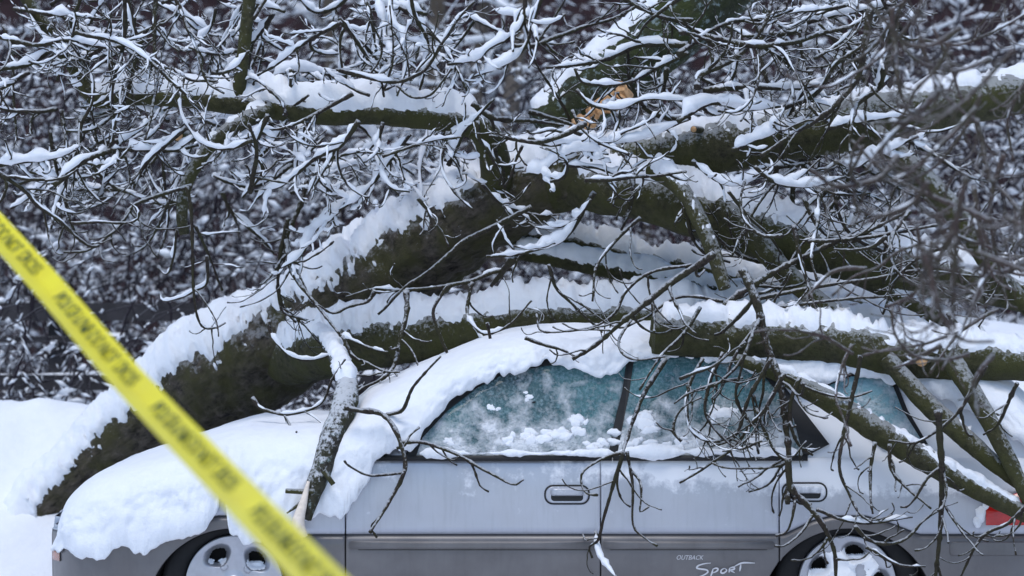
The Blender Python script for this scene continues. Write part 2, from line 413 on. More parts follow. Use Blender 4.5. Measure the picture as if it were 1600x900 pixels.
def grow(mb, start, pdir, L, r0, heavy, depth, rg, kids, hook, bark=0, snow=1, spread=None):
    L = min(max(L, 0.045), 0.42)
    # leave the parent sideways, mostly across the view, droop, then curl up at the tip
    for _ in range(8):
        v = np.array([rg.gauss(0, 1), rg.gauss(0, 0.75), rg.gauss(-0.15, 1)])
        v -= pdir * v.dot(pdir)
        if np.linalg.norm(v) > 0.3: break
    v /= np.linalg.norm(v)
    d = pdir * rg.uniform(0.35, 0.9) + v * rg.uniform(0.6, 1.0); d /= np.linalg.norm(d)
    n = max(8, int(L / 0.015)); st = L / n
    bend = rg.uniform(0.4, 1.4) * hook; droop = rg.uniform(-0.2, 0.9)
    side = np.array([rg.gauss(0, 1), rg.gauss(0, 0.6), 0.0]) * 1.5
    pts = [np.array(start)]
    for i in range(n):
        u = i / n
        acc = np.array([0, 0, -droop * (1 - u) * 1.3 + bend * 2.6 * u ** 1.6]) + side * 0.5 + np.array([rg.gauss(0, 1), rg.gauss(0, 1), rg.gauss(0, 1)]) * 1.1
        d = d + acc * (1.35 / n) * min(1.0, 0.45 + L * 3.5); d /= np.linalg.norm(d)
        pts.append(pts[-1] + d * st)
    twig_geo(mb, np.array(pts), r0, max(0.0013, r0 * 0.5), heavy, depth, rg, kids, hook, bark, snow)

def branch(px, Yd, r, parent, heavy=1.0, depth=1, kids=9, name='branch', slope=None, mat='twig', r_end=None, hook=0.8, klen=1.0):
    """a hand-placed branch: polyline in photo pixels at depth Yd (metres behind the car side) with side twigs of its own"""
    rg = random.Random(int(px[0][0] * 131 + px[0][1] * 17 + px[-1][0] * 7))
    sl = rg.uniform(-0.25, 0.25) if slope is None else slope
    n = len(px); Ys = [Yd + sl * (i / (n - 1) - 0.5) + rg.uniform(-0.02, 0.02) for i in range(n)]
    q = smooth_path([P(x, y, yy) for (x, y), yy in zip(px, Ys)], 0.02)
    q = q + 0.006 * np.stack([noise(q, 9, 1), noise(q, 9, 2), noise(q, 9, 3)], -1)
    mb = MB(); R = r / PPM
    twig_geo(mb, q, R, (r_end / PPM if r_end else max(0.0014, R * 0.45)), heavy, depth, rg, kids, hook, sides=7 if r > 5 else 5, klen=klen)
    return mb.build(name, [M[mat], M['snow']], parent)

# ------------------------------------------------------------------ the car
CX = lambda px: (px - 800) / PPM
CZ = lambda py: CAM_Z + (450 - py) / PPM
WF, WR, WZ = CX(365), CX(1325), CZ(914)
ZB, ZC = CZ(716), CZ(836)                        # belt line and two-tone crease
car = thing('car', (CX(845), 0.85, 0.02), 'silver and taupe estate car buried in snow beneath the fallen tree', 'car')
def zbot(x):
    z = np.full_like(x, 0.21)
    for xc in (WF, WR):
        dx = np.abs(x - xc); z = np.maximum(z, np.where(dx < 0.36, 0.189 + np.sqrt(np.clip(0.36 ** 2 - dx ** 2, 0, None)), 0))
    return z
def crease(x):
    px = x * PPM + 800; z = np.full_like(x, ZC)
    for off in (0, -960):
        z = np.maximum(z, interp(px - off, [(1225, ZC), (1270, CZ(814)), (1300, CZ(807)), (1352, CZ(807)), (1388, CZ(817)), (1437, ZC)]))
    return np.maximum(z, zbot(x) + 0.045)
def yplan(x):
    px = x * PPM + 800
    return 0.34 * np.clip((175 - px) / 115, 0, 1) ** 2.4 + 0.25 * np.clip((px - 1590) / 120, 0, 1) ** 2.3
def yside(z):
    return np.where(z > ZB, (z - ZB) * 0.36 + 0.018, 0.02 * ((z - 0.68) / 0.16) ** 2)
def panel(name, px0, px1, parent, ztop=None):
    xs = np.linspace(CX(px0), CX(px1), max(6, int((px1 - px0) / 4)))
    zb, zc = zbot(xs), crease(xs); zt = np.full_like(xs, ZB) if ztop is None else ztop(xs)
    rows = []
    y0 = yplan(xs)
    lowY = lambda z: -0.010 + 0.055 * np.clip((0.50 - z) / 0.3, 0, 1) ** 2
    rows.append((zb, y0 + lowY(zb) + 0.05)); rows.append((zb, y0 + lowY(zb) + 0.004)); rows.append((zb + 0.004, y0 + lowY(zb)))
    for t in np.linspace(0, 1, 9)[1:]:
        z = zb + 0.004 + (zc - 0.016 - zb - 0.004) * t; rows.append((z, y0 + lowY(z)))
    nl = len(rows)
    rows += [(zc - 0.003, y0 + 0.0015), (zc - 0.001, y0 + 0.006), (zc + 0.003, y0 + 0.006), (zc + 0.005, y0 + 0.0)]
    nm = len(rows)
    for t in np.linspace(0, 1, 12)[1:]:
        z = zc + 0.005 + (zt - zc - 0.005) * t; rows.append((z, y0 + 0.018 * np.clip((z - 0.64) / 0.2, 0, 1.3) ** 2 + (0.09 * np.clip((z - zt + 0.16) / 0.16, 0, 1) ** 2 if ztop is not None else 0)))
    rows.append((zt + 0.002, y0 + 0.05))
    g = np.stack([np.stack([xs, y, z], -1) for z, y in rows], 1)
    # turn the two vertical edges in so that the shut lines read as real gaps
    e0, e1 = g[0].copy(), g[-1].copy(); e0[:, 1] += 0.03; e1[:, 1] += 0.03
    i0, i1 = g[0].copy(), g[-1].copy(); i0[:, 0] += 0.003; i1[:, 0] -= 0.003; g[0][:, 1] += 0.003; g[-1][:, 1] += 0.003
    g = np.concatenate([e0[None], g[:1], i0[None], g[1:-1], i1[None], g[-1:], e1[None]], 0)
    nu, nr = g.shape[:2]; mats = np.ones((nu - 1, nr), int)
    mats[:, nm - 1:] = 0; mats[:, nl:nl + 2] = 2
    b = MB(); b.grid(g, mats=mats, flip=False)
    o = b.build(name, [M['silver'], M['taupe'], M['grey']], parent)
    return o
hood_z = lambda xs: interp(xs * PPM + 800, [(60, 0.56), (100, 0.63), (250, 0.76), (540, 0.81)])
fender = panel('front_fender', 66, 539, car, hood_z)
fdoor = panel('front_door', 540.6, 937.6, car)
rdoor = panel('rear_door', 939.2, 1216.8, car)
quarter = panel('rear_quarter', 1218.4, 1706, car)
# shell behind the panels: hood, windscreen, roof, tailgate
tops = [(60, 0.58), (100, 0.64), (250, 0.78), (575, 0.86), (620, 0.93), (720, 1.10), (800, 1.20), (860, 1.245), (960, 1.285), (1200, 1.295), (1450, 1.27), (1580, 1.20), (1660, 1.0), (1712, 0.80), (1716, 0.6)]
xs = np.linspace(CX(70), CX(1714), 170); zt = interp(xs * PPM + 800, tops)
sec = []
for x, z in zip(xs, zt):
    yp = float(yplan(np.array(x))); zs = min(ZB - 0.015, z - 0.05); zl = 0.58
    yr = lambda zz: yp + (0.03 if zz <= ZB else 0.03 + (zz - ZB) * 0.36)
    h = max(0.0, z - 0.06 - zs)
    half = [(yp + 0.045, zl), (yp + 0.03, zs), (yr(zs + h * 0.5), zs + h * 0.5), (yr(zs + h), zs + h), (yr(zs + h) + 0.05, z - 0.025), (yr(zs + h) + 0.18, z - 0.005), (0.85, z)]
    sec.append([(x, yy, zz) for yy, zz in half] + [(x, 1.70 - yy, zz) for yy, zz in half[-2::-1]])
b = MB(); b.grid(np.array(sec))
for q in (0, len(sec) - 1): b.add(sec[q], [tuple(range(13))])
b.build('body_shell', M['silver'], car)
b = MB(); b.box(CX(90), CX(1690), 0.30, 1.40, 0.2, 0.6); b.box(CX(520), CX(1170), 0.04, 0.31, 0.2, 0.59); b.box(CX(80), CX(215), 0.38, 1.3, 0.2, 0.6); b.build('underbody', M['black'], car, smooth=False)
for xc in (WF, WR):                               # wheel-arch liners
    th = np.linspace(-0.12, math.pi + 0.12, 40); b = MB()
    b.grid(np.stack([np.stack([xc + 0.357 * np.cos(th), th * 0 + yy, 0.189 + 0.357 * np.sin(th)], -1) for yy in (0.012, 0.32)])); b.build('arch_liner', M['black'], car)
# wheels
def wheel(xc, rot, snow_level, seed):
    wl = bpy.data.objects.new('wheel', None); COL.objects.link(wl); wl.location = (0, 0, 0); attach(wl, car)
    prof = [(0.205, 0.045), (0.215, 0.03), (0.24, 0.022), (0.275, 0.024), (0.293, 0.04), (0.299, 0.07), (0.299, 0.2), (0.28, 0.225), (0.2, 0.225)]
    th = np.arange(72) * 2 * math.pi / 72; b = MB()
    b.grid(np.stack([np.stack([xc + r * np.cos(th), th * 0 + y, WZ + r * np.sin(th)], -1) for r, y in prof]), wrap=True); b.build('tyre', M['black'], wl)
    rr = np.concatenate([np.linspace(0.0, 0.18, 44), [0.185, 0.190, 0.196, 0.200, 0.202, 0.200]]); th = np.arange(200) * 2 * math.pi / 200
    Rg, T = np.meshgrid(rr, th, indexing='ij')
    face = interp(Rg, [(0, 0.018), (0.03, 0.018), (0.034, 0.026), (0.06, 0.034), (0.15, 0.024), (0.176, 0.022), (0.185, 0.020), (0.19, 0.020), (0.198, 0.018), (0.2, 0.02), (0.2015, 0.05)])
    ang = (T - rot + math.pi / 5) % (2 * math.pi / 5) - math.pi / 5
    sv = (Rg - 0.134) / 0.038; su = ang * Rg / (0.046 * (1 + 0.42 * np.clip(sv, -1.3, 1.3)))
    dq = np.sqrt(su ** 2 + sv ** 2)
    face = face + 0.055 * (1 - sstep(0.62, 1.36, dq)) * (1 - sstep(0.174, 0.184, Rg))
    lug = np.sqrt((ang * Rg / 0.016) ** 2 + ((Rg - 0.082) / 0.014) ** 2); face = face - 0.008 * (1 - sstep(0.7, 1.2, lug))
    face[-1] = 0.09
    hole = dq < 0.80
    g = np.stack([xc + Rg * np.cos(T), face, WZ + Rg * np.sin(T)], -1)
    b = MB(); b.grid(g, wrap=True, mask=~(hole[:-1] & hole[1:])); b.build('rim', M['rim'], wl)
    b = MB(); b.add([(xc + 0.199 * math.cos(t), 0.12, WZ + 0.199 * math.sin(t)) for t in th[::5]], [tuple(range(40))]); b.build('brake_disc', M['black'], wl)
    n = 0.7 * fbm(g + seed, 14, seed, 3)
    m = n + snow_level - 0.9 * sstep(0.13, 0.19, Rg) + 0.62 * (1 - sstep(0.8, 1.5, dq)) * (1 - sstep(-0.008, 0.012, (Rg * np.sin(T)) - 0.134 * np.sin(rot + 2 * math.pi / 5 * np.round((T - rot) / (2 * math.pi / 5))) + 0.010)) - 1.0 * (dq < 0.9) * (Rg * np.sin(T) > 0.134 * np.sin(rot + 2 * math.pi / 5 * np.round((T - rot) / (2 * math.pi / 5))) - 0.010)
    msk = m > 0.0
    sg = g.copy(); sg[..., 1] -= 0.003 + 0.022 * np.clip(m, 0, 1) ** 0.6
    b = MB(); b.grid(sg, wrap=True, mask=msk[:-1]); b.build('snow', M['snow'], wl)
    return wl
wheel(WF, math.radians(120), -0.40, 4); wheel(WR, math.radians(75), 0.22, 11)
# windows on the leaning cabin side
def pane(name, poly, parent, mat, off=0.012, thick=0.01):
    pts = []
    n = len(poly)
    for i in range(n):
        a_, b_ = np.array(poly[i], float), np.array(poly[(i + 1) % n], float)
        for t in np.linspace(0, 1, 5)[:-1]: pts.append(a_ + (b_ - a_) * t)
    def W(px, py, o):
        z = CZ(py); y = 0.0
        for _ in range(3):
            y = float(yside(np.array(z))) - o; z = P(px, py, y)[2]
        return P(px, py, y)
    c = np.mean(pts, 0)
    rings = [[W(*(c + (p - c) * k_), off) for p in pts] for k_ in (0.02, 0.35, 0.7, 0.97)]
    rings += [[W(*p, off - 0.004) for p in pts], [W(*p, off - thick - 0.02) for p in pts]]
    b = MB(); b.grid(np.array(rings), wrap=True, flip=True); return b.build(name, mat, parent)
FW = [(650, 713), (660, 684), (700, 641), (745, 606), (790, 583), (850, 572), (920, 566), (979, 562), (972, 612), (960, 660), (950, 713)]
RW = [(991, 560), (1080, 557), (1150, 566), (1188, 582), (1215, 612), (1240, 655), (1255, 713), (964, 713), (972, 670), (983, 615)]
fr = lambda poly, k: [tuple(np.mean(poly, 0) + (np.array(p) - np.mean(poly, 0)) * np.array(k)) for p in poly]
pane('window_frame', [(632, 714), (648, 676), (692, 632), (740, 596), (788, 573), (850, 561), (920, 555), (984, 552), (984, 612), (966, 714)], fdoor, M['trim'], 0.006)
pane('window_frame', [(980, 552), (1085, 548), (1156, 556), (1196, 572), (1226, 604), (1262, 650), (1296, 694), (1262, 712), (960, 714), (972, 640)], rdoor, M['trim'], 0.0065)
pane('window_glass', FW, fdoor, M['glass'], 0.012); pane('window_glass', RW, rdoor, M['glass'], 0.012)
pane('quarter_window_frame', [(1284, 604), (1328, 582), (1372, 581), (1402, 600), (1418, 640), (1450, 694), (1380, 700), (1322, 648)], quarter, M['trim'], 0.006)
pane('quarter_window', [(1293, 603), (1330, 588), (1370, 587), (1396, 605), (1411, 642), (1440, 688), (1384, 692), (1330, 644)], quarter, M['ice'], 0.012)
for (x0, x1, par) in ((583, 956, fdoor), (958, 1262, rdoor)):
    b = MB(); b.box(CX(x0), CX(x1), -0.004, 0.03, CZ(720), CZ(712)); b.build('belt_moulding', M['trim'], par)
# door handles, rub strips, lettering
def rrect(x0, x1, z0, z1, r, n=6):
    out = []
    for cx, cz, a0 in ((x1 - r, z1 - r, 0), (x0 + r, z1 - r, 90), (x0 + r, z0 + r, 180), (x1 - r, z0 + r, 270)):
        for t in np.linspace(0, 90, n): q = math.radians(a0 + t); out.append((cx + r * math.cos(q), cz + r * math.sin(q)))
    return np.array(out)
def plate(b, ol, y0, y1, m=0, inset=0.004):
    c = ol.mean(0); q = lambda k, y: np.stack([c[0] + (ol[:, 0] - c[0]) * k, np.full(len(ol), y), c[1] + (ol[:, 1] - c[1]) * k], -1)
    s = 1 - inset / max(0.01, np.ptp(ol[:, 1]) / 2)
    b.grid(np.stack([q(1, y1), q(1, y0 + inset), q(s, y0)]), m, wrap=True, flip=True)
    v = q(s, y0); b.add(v, [tuple(range(len(v)))], m)
for cx, cy, par in ((886, 773, fdoor), (1257, 769, rdoor if False else quarter)):
    x, z = CX(cx), CZ(cy); b = MB(); dy = 0.018 * max(0, (z - 0.64) / 0.2) ** 2
    plate(b, rrect(x - 0.094, x + 0.094, z - 0.041, z + 0.041, 0.036), dy - 0.004, 0.02, 1, 0.002)
    plate(b, rrect(x - 0.087, x + 0.087, z - 0.034, z + 0.034, 0.03), dy - 0.0065, 0.02, 0, 0.002)
    plate(b, rrect(x - 0.066, x + 0.066, z - 0.026, z + 0.006, 0.014), dy - 0.0085, 0.02, 1, 0.002)
    plate(b, rrect(x - 0.068, x + 0.068, z - 0.004, z + 0.027, 0.012), dy - 0.020, 0.02, 0, 0.005)
    b.build('door_handle', [M['silver'], M['trim']], par)
for x0, x1, par in ((545, 935, fdoor), (942, 1210, rdoor)):
    b = MB(); plate(b, rrect(CX(x0) - 0.004, CX(x1) + 0.004, CZ(860), CZ(843), 0.016), -0.0095, 0.01, 1, 0.002)
    plate(b, rrect(CX(x0), CX(x1), CZ(858), CZ(845), 0.014), -0.024, 0.01, 0, 0.008); b.build('rub_strip', [M['taupe'], M['trim']], par)
def text_mesh(s, size, shear=0.0):
    cu = bpy.data.curves.new('lettering', 'FONT'); cu.body = s; cu.size = size; cu.shear = shear
    to = bpy.data.objects.new('lettering', cu); COL.objects.link(to)
    dg = bpy.context.evaluated_depsgraph_get(); me = bpy.data.meshes.new_from_object(to.evaluated_get(dg))
    v = np.array([p.co[:] for p in me.vertices]); f = [tuple(p.vertices) for p in me.polygons]
    bpy.data.objects.remove(to); bpy.data.meshes.remove(me); return v, f
LY = -0.0135
v, f = text_mesh('OUTBACK', 0.026, 0.3)
v[:, 0] *= (CX(1098) - CX(1056)) / np.ptp(v[:, 0])
b = MB(); b.add(np.stack([CX(1056) + v[:, 0], np.full(len(v), LY), CZ(874) + v[:, 1]], -1), f); b.build('lettering', M['letter'], rdoor, smooth=False)
# brush-script word: strokes measured on the door (zoom pixels of a 7.27x crop at 1030,780)
strokes = [[(585, 722), (520, 728), (445, 750), (425, 778), (470, 790), (535, 800), (550, 825), (510, 855), (430, 885)],
           [(610, 790), (598, 830), (580, 880)], [(600, 795), (640, 780), (665, 790), (650, 815), (605, 835)],
           [(740, 780), (705, 800), (700, 830), (730, 835), (765, 805), (740, 780)],
           [(800, 775), (790, 830)], [(795, 780), (840, 768), (850, 790), (810, 805), (855, 832)],
           [(845, 765), (900, 735), (960, 718), (1085, 722)], [(925, 735), (912, 815)]]
b = MB()
for k_, s_ in enumerate(strokes):
    q = smooth_path([(1030 + x / 7.27, 780 + y / 7.27, 0) for x, y in s_], 1.0)[:, :2]
    d_ = np.gradient(q, axis=0); d_ /= np.linalg.norm(d_, axis=1)[:, None] + 1e-9; nn = np.stack([-d_[:, 1], d_[:, 0]], -1)
    wd = 1.35 * np.sin(np.linspace(0.35, math.pi - 0.35, len(q)))[:, None]
    g = np.stack([q + nn * wd, q - nn * wd], 1)
    b.grid(np.stack([CX(g[..., 0]), np.full(g.shape[:2], LY - 0.0004 * k_), CZ(g[..., 1])], -1))
b.build('lettering', M['letter'], rdoor, smooth=False)
# lamps and bumper ends
b = MB(); xs = np.linspace(CX(1540), CX(1700), 20)
g = np.stack([np.stack([xs, yplan(xs) + yy, np.full_like(xs, 0) + interp(xs, [(CX(1540), zz0), (CX(1600), zz1), (CX(1700), zz1)])], -1)
              for yy, zz0, zz1 in ((0.03, CZ(822), CZ(822)), (-0.014, CZ(820), CZ(820)), (-0.016, CZ(800), CZ(795)), (-0.012, CZ(786), CZ(768)), (0.03, CZ(784), CZ(764)))], 1)
b.grid(g); b.add(g[0], [(0, 1, 2, 3, 4)]); b.build('tail_lamp', M['red'], car)
b = MB(); plate(b, rrect(CX(1483), CX(1640), CZ(868), CZ(846), 0.012), -0.016, 0.02, 0, 0.004); b.build('bumper_strip', M['taupe'], car)
b = MB(); xs = np.linspace(CX(68), CX(84), 8)
b.grid(np.stack([np.stack([xs, yplan(xs) + yy, xs * 0 + zz], -1) for yy, zz in ((0.02, CZ(884)), (-0.016, CZ(882)), (-0.018, CZ(870)), (0.02, CZ(862)))], 1)); b.build('side_marker', M['amber'], car)

# ------------------------------------------------------------------ snow lying on the car
def car_snow(name, top, edge, px0, px1, label, n_exp, over=0.055, rows=70, seed=0, far=1.75):
    pxs = np.arange(px0, px1 + 1, 3.0)
    zt = CAM_Z + (450 - interp(pxs, top)) / PPM * (14.8 / 14)
    ez0 = interp(pxs, edge); kk = np.exp(-np.linspace(-2, 2, 41) ** 2); kk /= kk.sum(); ezs = np.convolve(np.pad(ez0, 20, 'edge'), kk, 'valid')
    ez = ez0 + 5 * fbm(np.stack([pxs / 381, pxs * 0, pxs * 0], -1), 14, seed, 3) + 5 * noise(np.stack([pxs / 381, pxs * 0, pxs * 0], -1), 45, seed)
    zfine = CZ(ez); ze = CZ(ezs)
    for _ in range(1):
        k_ = np.array([1, 4, 8, 10, 8, 4, 1.]); k_ /= k_.sum(); zt = np.convolve(np.pad(zt, 3, 'edge'), k_, 'valid')
    ys = yside(ze) ; yp = yplan(CX(pxs))
    t = np.linspace(0, math.pi / 2, rows) ** 1.0
    ne = interp(pxs, n_exp)[:, None]; S, C = np.abs(np.sin(t))[None] ** (2 / ne), np.abs(np.cos(t))[None] ** (2 / ne)
    hh = zt - ze
    yc = 0.85
    near_y = np.maximum(yp + ys - over * np.clip(hh / 0.12, 0.3, 1), yp - 0.06) - interp(pxs, [(72, 0.03), (260, 0.025), (420, 0.0)])
    gY = yc - (yc - near_y)[:, None] * S; gZ = ze[:, None] + hh[:, None] * C
    gZ = gZ + (zfine - ze)[:, None] * (np.linspace(0, 1, rows)[None] ** 7)
    gX = np.broadcast_to(CX(pxs)[:, None], gY.shape)
    # lip: roll under and in
    lip = [(0.012, -0.010), (0.03, -0.006), (0.07, 0.01)]
    gY = np.concatenate([gY] + [(gY[:, -1:] + a_) for a_, b_ in lip], 1); gZ = np.concatenate([gZ] + [gZ[:, rows - 1:rows] + b_ for a_, b_ in lip], 1)
    gX = np.concatenate([gX] + [gX[:, :1]] * 3, 1)
    # far half, rolled down the other side
    farY = [far, far - 0.02, far - 0.15, 1.3]; farZ = [-0.5, -0.15, -0.03, -0.01]
    gY = np.concatenate([np.broadcast_to(np.array(farY)[None], (len(pxs), 4)) - yp[:, None] * 0.5, gY], 1)
    gZ = np.concatenate([zt[:, None] + hh[:, None] * np.array(farZ)[None], gZ], 1)
    gX = np.concatenate([np.broadcast_to(CX(pxs)[:, None], (len(pxs), 4)), gX], 1)
    g = np.stack([gX, gY, gZ], -1)
    nrm = np.cross(np.gradient(g, axis=0), np.gradient(g, axis=1)); nrm /= np.linalg.norm(nrm, axis=-1)[..., None] + 1e-9
    if nrm[len(pxs) // 2, 4, 2] < 0: nrm = -nrm
    low = np.concatenate([np.zeros(4), np.linspace(0, 1, rows), np.ones(3)])[None]
    amp = 0.018 * fbm(g, 3.5, seed + 1, 3) + (0.004 + 0.024 * sstep(0.6, 1.0, low)) * fbm(g, 15, seed + 2, 4) + (0.001 + 0.006 * sstep(0.45, 1, low)) * fbm(g, 55, seed + 5, 2)
    amp[:, -3:] *= 0.3
    g = g + nrm * amp[..., None]
    b = MB(); b.grid(g, flip=True)
    for q in (0, len(pxs) - 1):
        b.add(np.vstack([g[q], g[q].mean(0)[None]]), [(j, j + 1, g.shape[1]) for j in range(g.shape[1] - 1)])
    return tag(b.build(name, M['snow']), label, 'snow')
TOP = [(72, 850), (78, 805), (92, 765), (115, 742), (150, 722), (200, 703), (280, 680), (330, 662), (380, 650), (430, 648), (500, 645), (545, 625), (575, 602), (610, 587), (650, 566), (700, 545), (750, 526), (800, 513), (850, 506), (950, 506), (1000, 502), (1100, 505), (1200, 512), (1400, 522), (1500, 535), (1580, 570), (1640, 640), (1690, 740)]
EDGE = [(72, 868), (92, 862), (130, 866), (165, 870), (190, 850), (225, 862), (250, 846), (275, 838), (300, 835), (330, 815), (341, 800), (346, 762), (352, 770), (358, 826), (385, 842), (430, 842), (470, 812), (500, 795), (530, 801), (545, 795), (560, 772), (578, 742), (586, 716), (612, 700), (640, 704), (654, 690), (664, 668), (690, 640), (720, 614), (750, 598), (780, 580), (815, 577), (840, 570), (850, 562), (880, 572), (920, 578), (955, 592), (972, 580), (985, 563), (1010, 556), (1060, 558), (1110, 562), (1150, 566), (1180, 577), (1215, 592), (1250, 596), (1290, 600), (1330, 586), (1370, 584), (1400, 598), (1430, 610), (1480, 622), (1540, 650), (1600, 690), (1690, 765)]
car_snow('snow_blanket', TOP, EDGE, 72, 1690, 'thick snow blanket lying over the hood, windscreen and roof of the car', [(72, 4.6), (500, 4.6), (660, 3.0), (1700, 3.0)], seed=21)
# ledge of snow along the window sills and the lump by the tail lamp
def ledge(px, py, r, label, seed, ydep=-0.002):
    b = MB(); xs = np.linspace(CX(px[0]), CX(px[1]), int((px[1] - px[0]) / 2))
    c = np.stack([xs, xs * 0 + ydep, xs * 0 + CZ(py)], -1)
    hh = r * np.clip(0.7 + 1.0 * fbm(c, 7, seed, 3), 0.08, 2) * np.minimum(1, np.minimum(xs - xs[0], xs[-1] - xs) * 30 + 0.05)
    th = np.arange(10) * 2 * math.pi / 10
    g = np.stack([np.broadcast_to(xs[:, None], (len(xs), 10)), ydep + np.cos(th)[None] * 0.7 * hh[:, None], CZ(py) + np.sin(th)[None] * hh[:, None]], -1)
    g[..., 1:] += 0.004 * np.stack([noise(g, 60, seed), noise(g, 60, seed + 1)], -1)
    b.grid(g, wrap=True); tag(b.build('sill_snow', M['snow']), label, 'snow')
ledge((655, 962), 708, 0.020, 'strip of snow caught along the front door window sill', 5)
ledge((962, 1250), 706, 0.024, 'strip of snow caught along the rear door window sill', 9)
b = MB(); b.blob(P(1532, 803, -0.01), (0.022, 0.02, 0.035), seed=4); b.blob(P(1527, 815, -0.01), (0.02, 0.02, 0.025), seed=8); b.blob(P(1540, 790, -0.005), (0.016, 0.02, 0.02), seed=2)
tag(b.build('snow_lump', M['snow']), 'small lump of snow stuck in front of the red tail lamp', 'snow')

b = MB(); rg = random.Random(3)
for x, y, k_ in ((795, 688, 1), (832, 690, 1.1), (866, 680, 1.5), (884, 690, 1.3), (902, 655, 1.1), (940, 688, 1.2), (925, 700, 1), (770, 640, 0.7), (828, 622, 0.7), (1003, 652, 1.7), (1012, 668, 1.4), (998, 692, 1), (1118, 655, 1.3), (1060, 690, 1.1), (1180, 688, 1.2), (1150, 640, 0.8), (700, 692, 0.7)):
    for q in range(4):
        xx, yy = x + rg.gauss(0, 8 * k_), min(704, y + rg.gauss(0, 5 * k_)); z = CZ(yy); p = P(xx, yy, float(yside(np.array(z))) - 0.0115); r_ = rg.uniform(0.009, 0.021) * k_
        b.blob(p, (r_ * rg.uniform(0.9, 1.6), 0.0045 * k_, r_), nu=8, nv=14, amp=0.7, seed=q)
tag(b.build('window_snow', M['snow']), 'crumbs of snow stuck to the frosted side windows', 'snow', kind='stuff')

